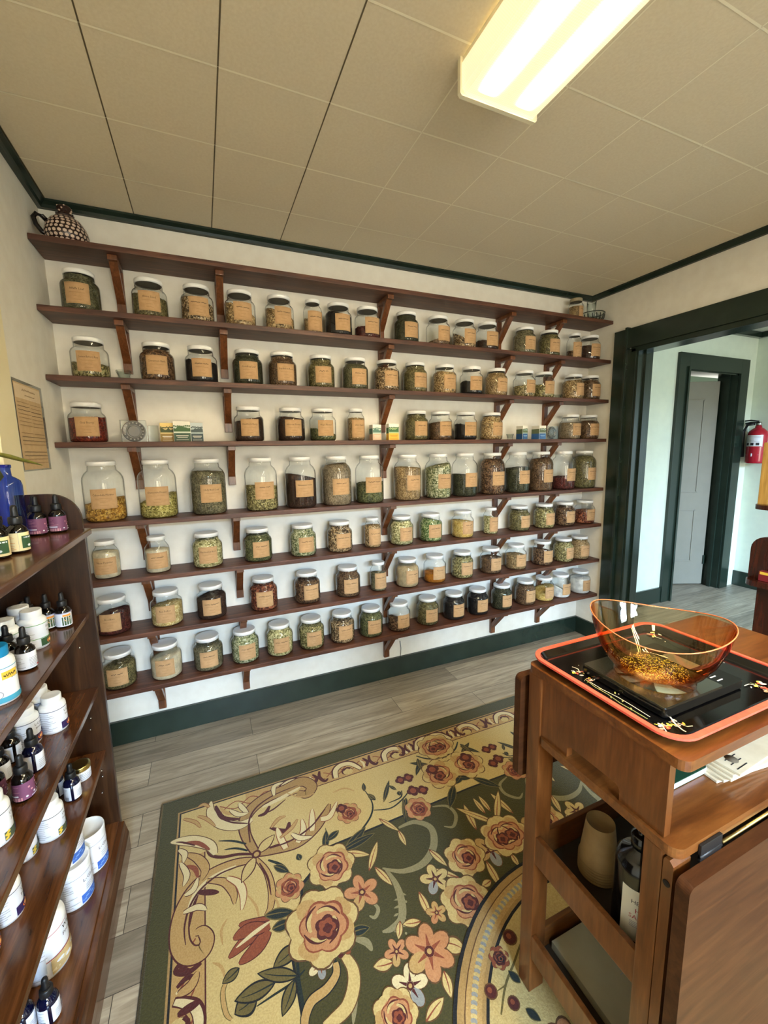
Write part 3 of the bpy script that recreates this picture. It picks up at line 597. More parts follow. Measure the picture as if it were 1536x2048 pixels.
# ------------------------------------------------------------------ small things between the jars
def cutglass(name,label,px,py,y,z,s=1.0):
    x=on(1,y,px,py)[0]; b=MB(); b.lathe([(.016*s,0),(.02*s,.004*s),(.02*s,.02*s),(.026*s,.034*s),(.026*s,.038*s),(.022*s,.036*s),(.015*s,.01*s)],m_thin,10,smooth=False)
    o=b.build(name,None,(x,y,z)); return tag(o,label,'glass')
o=cutglass('glass_votive','small faceted glass cup beside the barberry root jar, third shelf',247,742,-.09,SZ[2],1.15)
o=cutglass('glass_votive','tiny clear glass between two jar pairs near the end of third shelf',1116,785,-.05,SZ[2],1.0)
o=cutglass('glass_votive','tiny clear glass beside the first blue tea box',1020,870,-.11,SZ[3],.9)
m_embd=mat('pressed_glass_recess',lin(70,62,54),.2,.5)
m_embc=mat('pressed_glass_centre',lin(112,102,92),.2,.4)
m_embs=mat('pressed_silver_glass',lin(168,160,148),.14,.55)
def disc_box(label,px0,px1,py,y,z,size):
    xa=on(1,y,px0,py)[0]; xb=on(1,y,px1,py)[0]; x=(xa+xb)/2
    t=thing('glass_disc',label,'glass disc',(x,y,z)); h=size/2
    b=MB(); b.box((-h,-.014,0),(h,.014,size*.97),m_thin,.0015); b.build('clear_case',t)
    b=MB(); c=(0,0,0); n=40
    prof=[(h*.93,0),(h*.93,.006),(h*.86,.010),(h*.62,.008),(h*.58,.012),(h*.5,.009),(h*.46,.004),(.001,.004)]
    vs=[];fs=[]
    for r,d in prof:
        for k in range(n):
            a=2*PI*k/n; vs.append((r*math.cos(a),.004-d,h*.97+r*math.sin(a)))
    for i in range(len(prof)-1):
        for k in range(n): fs.append([i*n+k,i*n+(k+1)%n,(i+1)*n+(k+1)%n,(i+1)*n+k])
    b.add(vs[:3*n],[f for f in fs if max(f)<3*n],m_embs,False); b.add(vs,[f for f in fs if 2*n<=min(f) and max(f)<4*n],m_embd,False); b.add(vs,[f for f in fs if min(f)>=3*n and max(f)<6*n],m_embs,False); b.add(vs,[f for f in fs if min(f)>=5*n],m_embc,False)
    for k in range(16):
        a=2*PI*k/16; b.box((h*.74*math.cos(a)-h*.07,-.0125,h*.97+h*.74*math.sin(a)-h*.06),(h*.74*math.cos(a)+h*.07,-.005,h*.97+h*.74*math.sin(a)+h*.06),m_embs,.002,Matrix.Rotation(-a,3,'Y'))
    b.build('pressed_disc',t); return t
disc_box('round pressed-glass disc in a clear case beside the goji berry jar',238,297,860,-.10,SZ[3],.098)
disc_box('round pressed-glass disc in a clear case beside the blue tea boxes',1089,1117,862,-.10,SZ[3],.088)
o=thing('acrylic_stand','empty clear acrylic case behind the pressed-glass disc by goji jar','case',(on(1,-.06,306,860)[0],-.05,SZ[3]))
MB().box((-.02,-.012,0),(.02,.012,.075),m_thin,.001).build('clear_case',o)
def teabox(label,px0,px1,py,y,z,w,h,d,top,sky,hill,band,tx,rot=0,grp='tea boxes on the fourth shelf'):
    x=on(1,y,(px0+px1)/2,py)[0]; t=thing('tea_box',label,'tea box',(x,y,z),rot,grp)
    MB().box((-w/2,-d/2,0),(w/2,d/2,h),top,.0008).build('carton',t)
    L=Label(None); L.lift=d/2
    L.rect(-w/2+.001,w/2-.001,.001,h*.76,sky); L.rect(-w/2+.001,w/2-.001,.001,h*.42,band)
    rr=random.Random(int(px0)); pts=[(-w/2+.001,h*.5)]+[(-w/2+.001+(w-.002)*k/8,h*(.62+.14*rr.random())) for k in range(9)]+[(w/2-.001,h*.5)]
    L.poly(pts,hill)
    for k in range(9): L.ell(-w/2+.004+(w-.008)*k/8,h*(.74+.05*rr.random()),w*.06,h*.035,hill,8)
    L.rect(-w*.36,w*.36,h*.27,h*.31,tx); L.rect(-w*.3,w*.3,h*.2,h*.225,tx); L.rect(-w*.36,w*.36,h*.08,h*.1,tx)
    L.build('front_print',t)
    S=Label(None); S.lift=0; S.rect(-d/2+.0008,d/2-.0008,.001,h*.42,band); S.rect(-d/2+.0008,d/2-.0008,h*.42,h*.76,hill)
    S.build('side_print',t,(-w/2-.0003,0,0),(0,0,-PI/2)); return t
c_=lambda n,*a:mat(n,lin(*a),.6)
bw=c_('tea_box_white',238,234,220)
teabox('yellow-edged tea box, half hidden behind the dark green-banded one',322,346,858,-.115,SZ[3],.055,.083,.02,c_('tea_cream',236,206,130),c_('tea_sand',214,190,130),c_('tea_moss',70,80,44),c_('tea_ochre',150,120,60),bw)
teabox('white tea box with dark green band, middle of the green trio',344,384,858,-.135,SZ[3],.07,.09,.018,bw,c_('tea_pale',206,214,196),c_('tea_green',64,98,56),c_('tea_dgreen',60,84,66),bw)
teabox('silvery grey-green tea box at the end of the green trio',382,405,858,-.115,SZ[3],.052,.085,.02,c_('tea_silver',196,206,206),c_('tea_mist',176,190,190),c_('tea_slate',70,84,84),c_('tea_dslate',56,74,78),bw)
teabox('peach and white tea box beside the narrow quart jar',741,760,860,-.105,SZ[3],.05,.084,.05,bw,c_('tea_mint',200,216,200),c_('tea_teal',96,134,116),c_('tea_peach',230,190,156),bw)
teabox('bright yellow tea box with green hills under the wall bracket',771,799,860,-.14,SZ[3],.06,.088,.035,bw,c_('tea_lime',176,196,140),c_('tea_hill',66,110,66),c_('tea_yellow',238,186,66),c_('tea_gold',210,150,50))
teabox('first blue tea box, beside the tiny clear glass',1037,1051,860,-.135,SZ[3],.04,.083,.06,bw,c_('tea_sage',150,170,160),c_('tea_olive',92,106,70),c_('tea_blue',36,84,140),c_('tea_lblue',150,190,220),0)
teabox('second blue tea box, beside the pressed-glass disc',1067,1088,860,-.135,SZ[3],.055,.085,.07,bw,c_('tea_grey',170,180,176),c_('tea_olive2',96,110,78),c_('tea_blue2',44,98,164),c_('tea_lblue',150,190,220),0)
tag(MB().tube([on(1,-.003,800,1282),on(1,-.003,802,1296),on(1,-.003,801,1318)],.0025,mat('grey_cable',lin(150,152,150),.5),6).build('cable'),'short grey cable hanging on the wall below the lowest shelf','cable')

# notice on the window wall
pp=thing('wall_notice','brown printed notice in a clear sleeve on the side wall','notice',(.0015,-.40,1.37),-PI/2)
pp.rotation_euler=(0,0,PI/2)
sl=MB(); sl.box((-.13,-.0012,-.005),(.137,-.0002,.295),m_jar); sl.build('clear_sleeve',pp)
L=Label(None); L.lift=.0014; L.rect(-.125,.112,0,.285,noisy('brown_notice_paper',lin(206,176,134),lin(198,168,126),40,.8,0))
L.rect(-.12,.108,.235,.28,noisy('brown_notice_header',lin(224,202,168),lin(218,196,162),40,.8,0)); L.scrawl(-.06,.06,.265,.006,m_inkl,4); L.scrawl(-.04,.05,.248,.004,m_inkl,41)
for k in range(17):
    z=.222-.0125*k
    if k in (7,12): continue
    L.scrawl(-.115,-.01 if k<9 else .1,z,.0028,m_ink if k in (1,2,9,10,13,14) else m_inkl,50+k)
    if k<9: L.scrawl(.0,.1,z-.001,.0028,m_ink if k in (2,3) else m_inkl,90+k)
L.build('printed_sheet',pp)

# ------------------------------------------------------------------ bookcase
BT=1.185; bc=thing('bookcase','dark oak bookcase of supplement bottles against the side wall','bookcase',(0,-1.3,0))
by0,by1=-1.86,-.672; OFF=1.3
def bcb(name,a,c,m,bev=.002): return MB().box((a[0],a[1]+OFF,a[2]),(c[0],c[1]+OFF,c[2]),m,bev).build(name,bc)
bcb('side_panel',(.019,by1-.018,0),(.182,by1,BT-.02),m_case); bcb('side_panel',(.019,by0,0),(.182,by0+.018,BT-.02),m_case)
bcb('back_panel',(.0185,by0+.018,.02),(.0225,by1-.018,BT-.02),m_case,0)
bcb('top',(.019,by0-.01,BT-.02),(.196,by1+.004,BT),m_caseh,.004)
SHZ=[.912,.655,.425,.145]
for z in SHZ[:3]: bcb('shelf',(.023,by0+.019,z-.018),(.166,by1-.019,z),m_caseh,.002)
bcb('shelf',(.023,by0+.019,SHZ[3]-.02),(.178,by1-.019,SHZ[3]),m_caseh,.002)
kb=MB(); kb.prism([(.02,0),(.19,0),(.203,.02),(.203,.09),(.196,.118),(.1925,.1385),(.02,.1385)],by1-.018,by0,m_caseh,axis=1)
k_=kb.build('plinth',bc,(0,OFF,0))
# rounded gallery board at the end of the top
g=MB(); g.prism([(.019,BT),(.178,BT),(.178,BT+.03)]+[(.096+.082*math.cos(a),BT+.03+.085*math.sin(a)) for a in [k*PI/2/8 for k in range(9)]]+[(.019,BT+.115)],by1-.018,by1-.002,m_case,axis=1)
g.build('gallery_board',bc,(0,OFF,0))
for k,(yy,z) in enumerate([(.13,.80),(.135,.55),(.13,.51),(.14,.36),(.146,.352),(.147,.33),(.14,.27)]):
    MB().lathe([(.003,0),(.003,.004),(.001,.005)],m_metal,8,fn=lambda p,r,z_,a:[p[0],-p[2],p[1]]).build('shelf_pin',bc,(yy,by1-.018+OFF,z))

# ---- bottle kinds
def dropper_parts(s=1.0,gl=m_amber):
    b=MB(); b.lathe([(.013*s,0),(.0175*s,.001),(.0195*s,.004),(.0195*s,.048*s),(.018*s,.054*s),(.013*s,.060*s),(.0095*s,.063*s),(.0095*s,.068*s)],gl,28)
    c=MB()
    n=24; c.lathe([(.0118*s,.064*s),(.0122*s,.066*s),(.0122*s,.078*s),(.0112*s,.080*s),(.0075*s,.0805*s)],m_rub,n,fn=lambda p,r,z,a:[p[0]*(1+.03*math.cos(12*a)),p[1]*(1+.03*math.cos(12*a)),p[2]])
    d=MB(); d.lathe([(.0068*s,.080*s),(.0072*s,.083*s),(.0062*s,.088*s),(.0062*s,.098*s),(.0052*s,.1035*s),(.0025*s,.1055*s)],m_rub,18)
    return b.mesh('glass_body'),c.mesh('dropper_cap'),d.mesh('rubber_bulb')
def white_parts(r,h,capm):
    b=MB(); b.lathe([(r*.9,0),(r,.002),(r,h*.70),(r*.97,h*.745),(r*.86,h*.785),(r*.68,h*.81),(r*.66,h*.835)],m_plast,36)
    c=MB(); c.lathe([(r*.74,h*.82),(r*.745,h*.825),(r*.745,h*.985),(r*.71,h),(r*.64,h*.996)],capm,40,smooth=True,fn=lambda p,q,z,a:[p[0]*(1+.008*math.cos(40*a)),p[1]*(1+.008*math.cos(40*a)),p[2]])
    return b.mesh('bottle_body'),c.mesh('screw_cap')
def tub_parts(r,h):
    b=MB(); b.lathe([(r*.93,0),(r*.96,.002),(r*.985,h*.8),(r*.985,h*.86)],m_plast,40)
    c=MB(); c.lathe([(r,h*.84),(r*1.005,h*.85),(r*1.005,h*.975),(r*.985,h),(r*.93,h),(r*.91,h*.985),(r*.3,h*.983)],m_plast,44)
    return b.mesh('tub_body'),c.mesh('lid')
DS={k:dropper_parts(*v) for k,v in {'amber':(1.0,m_amber),'big':(1.09,m_amber),'blue':(1.04,m_blueg)}.items()}
WS={k:white_parts(*v) for k,v in {'w':(.0305,.103,m_plast),'acid':(.032,.118,mat('blue_cap',lin(18,130,184),.4)),'tall':(.05,.176,m_plast)}.items()}
TB=tub_parts(.046,.128)
col=lambda n,*a:mat(n,lin(*a),.55)
c_navy,c_pur,c_sun,c_teal,c_lgreen,c_dgreen,c_yel,c_red,c_blue,c_mauve,c_pink,c_cream,c_orange,c_beige=col('print_navy',30,36,70),col('print_purple',52,36,84),col('print_sun',246,132,66),col('print_teal',70,160,190),col('print_green',90,160,90),col('print_dark_green',50,84,50),col('print_yellow',222,190,70),col('print_red',176,44,44),col('print_blue',60,104,190),col('label_mauve',122,72,104),col('label_pink',206,150,158),col('label_cream',240,222,170),col('print_orange',226,150,60),col('print_beige',196,170,120)
c_sun2=col('print_sun_core',255,190,110)
def lines(L,u0,u1,z0,z1,n,m,seed,h=.0009):
    rr=random.Random(seed)
    for k in range(n):
        z=z1-(z1-z0)*(k+.5)/n; L.rect(u0,u0+(u1-u0)*rr.uniform(.55,1),z-h/2,z+h/2,m)
def dropper(kind,x,y,z,label,style,txt=None,a0=.55,group='dropper bottles in the bookcase'):
    t=thing('dropper_bottle',label,'dropper bottle',(x,y,z),0,group)
    for nm,me in zip(('glass_body','dropper_cap','rubber_bulb'),DS[kind]): link(nm,me,t)
    s={'amber':1.0,'big':1.09,'blue':1.04}[kind]; R=.0195*s+.0003; L=Label(R,a0); z0,z1=.006*s,.046*s; w=.047*s; sd=int(x*1e4+y*1e3)
    if style=='mauve':
        L.rect(-w,w,z0,z1,c_mauve); L.rect(-w*.9,-w*.12,z0,z0+.008,c_pink); lines(L,-w*.85,-w*.2,z0+.012,z1-.004,6,c_pink,sd); L.rect(-w*.85,-w*.25,z0+.011,z0+.0145,m_paper)
        for k in range(9): L.ell(w*(.05+.1*k),z0+.008+.028*((k*37)%10)/10,.0022,.0022,c_pink if k%3 else m_paper,10)
        L.rect(w*.2,w*.8,z0+.004,z0+.0055,m_paper)
    elif style=='cream':
        L.rect(-w,w,z0,z1,c_cream); lines(L,-w*.95,-w*.1,z0+.003,z1-.003,10,c_orange,sd); L.rect(w*.12,w*.75,z0+.006,z1-.008,c_dgreen); L.rect(w*.2,w*.7,z0+.03,z0+.033,m_paper); L.ell(w*.4,z0+.012,.004,.003,m_paper); L.rect(0,.0005,z0,z1,m_grey)
    elif style=='bluegreen':
        L.rect(-w,w,z0,z1,m_paper); L.rect(w*.05,w*.3,z0,z1,col('print_pale_blue',150,180,214)); L.rect(w*.35,w*.9,z0+.008,z1-.008,c_navy); lines(L,-w*.95,0,z0+.003,z1-.003,9,m_grey,sd)
    elif style=='farm':
        L.rect(-w,w,z0,z1,m_paper); L.rect(-w*.3,w*.25,z0+.003,z1-.012,c_dgreen); L.ell(-w*.02,z0+.02,.008,.006,c_beige); L.rect(-w*.25,w*.2,z1-.011,z1-.005,c_orange); lines(L,w*.35,w*.95,z0+.003,z1-.008,6,m_grey,sd); L.rect(-w,w,z1-.002,z1,col('print_lilac',170,164,200))
    elif style=='plain':
        L.rect(-w,-w*.12,z0,z1,m_paper); L.rect(w*.02,w,z0,z1,m_paper); lines(L,-w*.92,-w*.25,z0+.004,z1-.004,8,m_grey,sd)
        for k in range(9): L.rect(-w*.42+.0011*k,-w*.42+.0011*k+.0005,z0+.003,z0+.013,m_black)
        if txt: L.text(txt,w*.5,z1-.008,.008,m_black,w*.85)
        lines(L,w*.12,w*.9,z0+.006,z1-.014,5,m_grey,sd+1)
    else:
        L.rect(-w,w,z0,z1,m_paper); lines(L,-w*.92,-w*.05,z0+.004,z1-.004,9,m_grey,sd); lines(L,w*.1,w*.9,z0+.004,z1-.012,7,m_grey,sd+1)
        if txt: L.text(txt,w*.5,z1-.008,.007,m_black,w*.85)
        L.ell(w*.45,z0+.006,.003,.002,c_red,8)
    L.build('wrap_label',t); return t
def white(kind,x,y,z,label,style,txt=(),a0=.7,group='white supplement bottles in the bookcase'):
    t=thing('supplement_bottle',label,'supplement bottle',(x,y,z),0,group)
    for nm,me in zip(('bottle_body','screw_cap'),WS[kind]): link(nm,me,t)
    R,h={'w':(.0305,.103),'acid':(.032,.118),'tall':(.05,.176)}[kind]; L=Label(R+.0003,a0); z0,z1=.006,h*.66; w=R*1.75; sd=int(x*1e4+y*1e3)
    L.rect(-w,w,z0,z1,m_paper); c1={'sun':c_navy,'green':c_lgreen,'flower':m_black,'acid':c_teal,'whey':c_red}[style]
    L.rect(-w,w,z1-.0022,z1-.0006,c1); lines(L,-w*.95,-w*.15,z0+.004,z1-.006,10,m_grey,sd,.0011)
    u=w*.5; tz=z1-.012
    for s_,q in zip(txt,(.0095,.0085)): L.text(s_,u,tz,q*R/.0305,m_black,w*.9); tz-=.0105*R/.0305
    if style in('sun','green'):
        bg=c_pur if style=='sun' else c_dgreen; L.rect(w*.02,w*.98,z0+.002,z0+.022,bg); L.ell(w*.45,z0+.012,.0085,.0075,c_sun); L.ell(w*.45,z0+.012,.0045,.004,c_sun2)
        if style=='green': L.rect(-w,w,z0+.023,z0+.0245,c_lgreen)
    elif style=='flower':
        L.rect(w*.05,w*.98,z0+.002,z0+.02,col('print_leaf',74,86,70))
        for k in range(4): L.ell(w*.12+.0035*(k%2),z0+.006+.004*k,.0035,.003,c_yel,8)
        L.ell(w*.6,z0+.011,.006,.006,c_pur)
    elif style=='acid':
        L.rect(-w,w,z0,z0+.011,c_teal); L.rect(w*.05,w*.55,z1-.024,z1-.008,c_yel); L.scrawl(w*.1,w*.5,z1-.016,.006,col('print_brown',90,66,30),9); L.ell(-w*.1,z0+.018,.008,.008,m_grey); L.ell(-w*.1,z0+.018,.0065,.0065,m_paper)
    elif style=='whey':
        L.rect(-w*.2,w,z0+.045,z0+.047,c_red); L.rect(-w*.1,w*.9,z0+.004,z0+.044,c_beige)
        for k in range(7): L.ell(w*(.0+.12*k),z0+.014+.02*((k*3)%4)/4,.009,.004,m_paper if k%2 else col('print_oat',220,204,164),10)
        L.rect(-w*.95,-w*.2,z0+.02,z0+.06,col('print_pale_grey',206,212,222))
    L.build('wrap_label',t); return t
def tub(x,y,z,label,a0=.8,txt='L-Glutamine'):
    t=thing('powder_tub',label,'powder tub',(x,y,z),0,'white powder tubs on the bookcase floor')
    for nm,me in zip(('tub_body','lid'),TB): link(nm,me,t)
    L=Label(.046*.99+.0006,a0); w=.085; L.rect(-w,w,.006,.098,m_paper); L.rect(-w,w,.094,.0955,m_grey); L.rect(-w*.1,w*.85,.008,.034,c_blue)
    for k in range(8): L.ell(w*(-.02+.1*k),.022+.008*((k*7)%5-2)/3,.006,.0025,col('print_light_blue',120,160,224),8)
    L.text(txt,w*.4,.075,.014,m_navy if False else c_navy,w*.85); lines(L,-w*.95,-w*.15,.012,.09,12,m_grey,3,.0012); lines(L,w*.05,w*.8,.042,.062,3,m_grey,4,.0012); L.build('wrap_label',t); return t
# ---- top
gt='dropper bottles on top of the bookcase'
dropper('big',.083,-.745,BT,'mauve-labelled dropper bottle nearest the cobalt bottle, bookcase top','mauve',None,.75,gt)
dropper('big',.069,-.711,BT,'dropper bottle mostly hidden behind the two mauve-labelled ones','mauve',None,.75,gt)
dropper('big',.124,-.716,BT,'mauve-labelled dropper bottle nearest the curved end of bookcase top','mauve',None,.75,gt)
dropper('big',.119,-1.0,BT,'dropper bottle with cream and green label, front of bookcase top','cream',None,.35,gt)
dropper('big',.072,-.972,BT,'dropper bottle with pale blue label behind the cream-labelled one','bluegreen',None,.2,gt)
dropper('big',.099,-1.052,BT,'dropper bottle with green label cut off by the picture edge','cream',None,-.5,gt)
cb_=thing('glass_bottle','tall cobalt blue glass bottle on the bookcase top','bottle',(.040,-.785,BT))
m_cob=glass('cobalt_glass',(.20,.33,.90),(.01,.01,.10),1,.03,.5)
b=MB(); b.lathe([(.024,0),(.031,.002),(.0335,.008),(.0335,.15),(.0305,.163),(.021,.171),(.0132,.176),(.0125,.194),(.0125,.198),(.0145,.199),(.0145,.207),(.0115,.208),(.0105,.2)],m_cob,36); b.build('glass_body',cb_)
# plant whose leaves lean in over the bookcase top
pl=thing('potted_plant','potted plant on the bookcase top, one curled leaf leaning into view','plant',(.085,-1.20,BT))
m_leaf=noisy('curled_leaf',lin(128,122,52),lin(84,92,40),40,.45,.2,.001); m_leaf2=noisy('dark_leaf',lin(70,76,40),lin(52,60,32),30,.45,.15,.001)
b=MB(); b.lathe([(.04,0),(.045,.002),(.058,.09),(.06,.1),(.055,.1),(.05,.085)],mat('terracotta',lin(150,86,58),.7),28); b.build('pot',pl)
def leafstrip(pts,w,m,curl):
    b=MB(); vs=[];fs=[]; P=[Vector(p) for p in pts]; K=7
    for i,p in enumerate(P):
        t=(P[min(i+1,len(P)-1)]-P[max(i-1,0)]).normalized(); s=t.cross(Vector((0,0,1))).normalized(); u=s.cross(t); f=i/(len(P)-1); ww=w*(math.sin(PI*min(1,f*.85+.12))**.7); cu=curl(f)
        for k in range(K):
            q=(k/(K-1)-.5)*2; a=q*cu; vs.append(p+s*(ww*math.sin(a)/max(cu,.05))+u*(ww*(1-math.cos(a))/max(cu,.05)))
    for i in range(len(P)-1):
        for k in range(K-1): fs.append([i*K+k,i*K+k+1,(i+1)*K+k+1,(i+1)*K+k])
    b.add(vs,fs,m,True); return b
tipw=on(1,-.98,84,931); midw=on(1,-1.03,36,922); basew=on(1,-1.08,-10,911); O=np.array([.085,-1.20,BT])
b=leafstrip([(0,0,.10),(0,.02,.17),*[tuple(v-O) for v in (basew,(basew+midw)/2,midw,(midw+tipw)/2,tipw)]],.013,m_leaf,lambda f:2.3-1.2*f); b.build('leaf',pl)
l2=[on(1,-1.06,-14,1010),on(1,-1.05,-6,985),on(1,-1.05,-4,955),on(1,-1.06,-10,930)]
b=leafstrip([(0,0,.1),*[tuple(v-O) for v in l2]],.016,m_leaf2,lambda f:.6); b.build('leaf',pl)
for a in (1.9,2.9,4.2,5.2): leafstrip([(0,0,.1),(.02*math.cos(a),.02*math.sin(a),.2),(.05*math.cos(a),.06*math.sin(a),.26),(.07*math.cos(a),.12*math.sin(a),.25)],.02,m_leaf2,lambda f:.6).build('leaf',pl)
b=MB(); b.lathe([(.052,.085),(.03,.09),(.002,.092)],noisy('potting_soil',lin(40,30,22),lin(60,46,34),80,.9,.4),24); b.build('soil',pl)
# ---- first bookcase shelf
z=SHZ[0]
dropper('amber',.127,-.789,z,'dropper bottle with farm-scene label, nearest bookcase end on upper shelf','farm',None,.75)
dropper('amber',.0875,-.787,z,'dropper bottle with farm-scene label, second from upper shelf end','farm',None,.75)
dropper('amber',.048,-.79,z,'unlabelled-looking dropper bottle behind the green-banded white bottle','farm',None,.75)
dropper('amber',.05,-.833,z,'dropper bottle deep in the upper shelf corner behind white caps','farm',None,.75)
white('w',.095,-.918,z,'white bottle with green bands and orange sun, front of upper shelf','green',('Prost','Clean'))
white('w',.054,-.872,z,'white bottle directly behind the green-banded front bottle','green')
white('w',.055,-.972,z,'white bottle with pale green line behind two droppers, upper shelf','green',('Prost','Clean'),.3)
white('w',.055,-1.09,z,'white bottle at the picture edge of the upper bookcase shelf','green',(),.3)
dropper('amber',.120,-1.054,z,'white-labelled dropper bottle at the front of the upper shelf','white',None,.35)
dropper('amber',.078,-1.025,z,'white-labelled dropper bottle behind the upper shelf front one','white',None,.1)
white('acid',.117,-1.192,z,'white bottle with bright blue cap on the upper shelf','acid',('Acido','Bifido'),.5)
# ---- second
z=SHZ[1]
white('w',.104,-.894,z,'white bottle with navy line and sun, front one on second bookcase shelf','sun',('L-Lysine','Immune'),.75)
white('w',.0545,-.935,z,'white sun-label bottle beside the front one on second bookcase shelf','sun',('L-Lysine','Immune'),.6)
white('w',.0545,-.83,z,'white bottle behind the two sun-label bottles, second bookcase shelf','sun',(),.6)
dropper('amber',.045,-1.0,z,'dark dropper bottle with CANA lettering, second bookcase shelf','plain','CANA',.75)
dropper('blue',.108,-1.062,z,'dark dropper bottle with split white label at second shelf front','plain',None,.45)
dropper('amber',.047,-1.072,z,'white-labelled dropper bottle by picture edge, second bookcase shelf','white',None,.75)
dropper('amber',.118,-1.158,z,'purple-labelled dropper bottle, front of second bookcase shelf','mauve',None,.45)
dropper('amber',.06,-1.136,z,'purple-labelled dropper bottle by picture edge, second bookcase shelf','mauve',None,.75)
white('w',.104,-1.268,z,'white flower-label bottle at picture edge, second bookcase shelf','flower',('Ultra','Joint'),.8)
# ---- third
z=SHZ[2]
gj=thing('balm_jar','low jar with gold lid beside the blue dropper, third bookcase shelf','jar',(.122,-.806,z))
b=MB(); b.lathe([(.024,0),(.026,.002),(.026,.031),(.024,.034)],m_plast,32); b.build('jar_body',gj)
b=MB(); b.lathe([(.0268,.0325),(.027,.034),(.027,.045),(.0262,.047),(.02,.0468)],m_gold,36); b.build('lid',gj)
L=Label(.0263,.7); L.rect(-.045,.045,.004,.028,m_paper); lines(L,-.04,.04,.006,.026,4,c_navy,3); L.build('wrap_label',gj)
dropper('blue',.121,-.888,z,'blue dropper bottle with barcode label beside the gold-lidded jar','plain',None,.35)
dropper('blue',.074,-.858,z,'blue dropper bottle behind the barcode one, third bookcase shelf','plain',None,.55)
white('w',.102,-1.006,z,'white bottle with yellow flower, middle of third bookcase shelf','flower',('Ultra','Lutein'),.65)
white('w',.0545,-1.052,z,'white flower-label bottle cut off by shelf edge, third bookcase shelf','flower',('Ultra','Joint'),.9)
white('w',.076,-1.21,z,'white sun-label bottle reading Berries on the third bookcase shelf','sun',('Ultra','Berries'),.9)
white('w',.06,-1.285,z,'white sun-label bottle at picture edge, third bookcase shelf','sun',(),.9)
# ---- bottom
z=SHZ[3]
tub(.126,-.838,z,'white tub with blue band nearest the bookcase end, bottom shelf')
tub(.108,-.937,z,'white tub with blue band carrying another tub, bottom bookcase shelf')
tub(.096,-.93,z+.1285,'white tub stacked on top of another tub, bottom bookcase shelf')
white('tall',.085,-1.098,z,'large white container with red lines, bottom bookcase shelf','whey',('Whey','Protein'),.7)
dropper('blue',.128,-1.228,z,'dark dropper bottle at the front of the bottom bookcase shelf','plain',None,.5)
dropper('blue',.084,-1.232,z,'dark dropper bottle behind the front one, bottom bookcase shelf','plain',None,.5)

# ------------------------------------------------------------------ cart
ct=thing('kitchen_cart','orange pine kitchen cart with drop leaves standing on the rug','cart',(1.55,-1.7,.011))
K=np.array([1.55,-1.7,.011])
def cbx(name,a,c,m,bev=.003,rot=None,piv=None):
    b=MB(); b.box(np.array(a)-K,np.array(c)-K,m,bev,rot,(np.array(piv)-K) if piv is not None else None); return b.build(name,ct)
cx0,cx1,cy0,cy1=1.215,1.885,-1.886,-1.528
b=MB(); b.prism([(x-K[0],y-K[1]) for x,y in rrect(cx0,cy0,cx1,cy1,.018)],.889-K[2],.908-K[2],m_pine); b.build('top',ct)
b=MB(); b.prism([(x-K[0],y-K[1]) for x,y in rrect(cx0,cy0,cx1,-1.565,.022)],.725-K[2],.744-K[2],m_pine); b.build('middle_board',ct)
# end boards with a hand slot
def endboard(x0,x1):
    b=MB(); y0,y1,z0,z1=-1.858,-1.562,.7445,.8885
    pts=[(y0,z0),(-1.773,z0),(-1.773,.764),(-1.770,.771),(-1.763,.774),(-1.658,.774),(-1.651,.771),(-1.648,.764),(-1.648,z0),(y1,z0),(y1,z1),(y0,z1)]
    b.prism([(y-K[1],z-K[2]) for y,z in pts],x0-K[0],x1-K[0],m_pinev,axis=0)
    return b.build('end_board',ct)
endboard(1.222,1.238); endboard(1.862,1.878)
for x in (1.217,1.835):
    cbx('leg',(x,-1.572,K[2]),(x+.048,-1.533,.888),m_pinev,.003); cbx('leg',(x,-1.862,K[2]),(x+.048,-1.828,.7245),m_pinev,.003)
for zr0,zr1,zf in ((.398,.472,.408),(.118,.186,.128)):
    cbx('tray_rail',(1.219,-1.829,zr0),(1.232,-1.571,zr1),m_pinev,.002); cbx('tray_rail',(1.866,-1.829,zr0),(1.879,-1.571,zr1),m_pinev,.002)
    cbx('tray_rail',(1.264,-1.571,zr0),(1.836,-1.558,zr1),m_pine,.002); cbx('tray_rail',(1.264,-1.842,zr0),(1.836,-1.829,zr1),m_pine,.002)
    cbx('tray_floor',(1.231,-1.828,zf-.008),(1.867,-1.572,zf),noisy('dark_tray_board',lin(56,44,28),lin(48,38,24),20,.6,.05),0)
cbx('back_rail',(1.264,-1.56,.66),(1.836,-1.545,.7245),m_pine,.002)
# swing leg that props the leaf, with its round hole
b=MB(); b.prism([(-1.881,.0),(-1.864,.0),(-1.864,.70),(-1.866,.706),(-1.874,.707),(-1.881,.70)],1.216,1.262,m_pinev,axis=0)
b.v=[tuple(np.array(p)-K+np.array([0,0,K[2]])) for p in b.v]; sw=b.build('swing_leg',ct)
MB().lathe([(.006,0),(.006,.0012)],mat('dark_hole',lin(20,12,8),.9),14,fn=lambda p,r,z,a:[-p[2],p[0],p[1]]).build('peg_hole',sw,tuple(np.array([1.2158,-1.8725,.672])-K))
b=MB(); b.prism([(x-K[0],z-K[2]) for x,z in rrect(1.205,.10,1.895,.709,.014)],-1.914-K[1],-1.892-K[1],m_pinel,axis=1); lf=b.build('drop_leaf',ct)
for x in (1.27,1.80):
    b=MB(); b.box((x-K[0],-1.8915-K[1],.707-K[2]),(x+.06-K[0],-1.8865-K[1],.738-K[2]),m_rub,.001); b.tube([(x-K[0],-1.889-K[1],.716-K[2]),(x+.06-K[0],-1.889-K[1],.716-K[2])],.004,m_rub,8); b.build('hinge',ct)
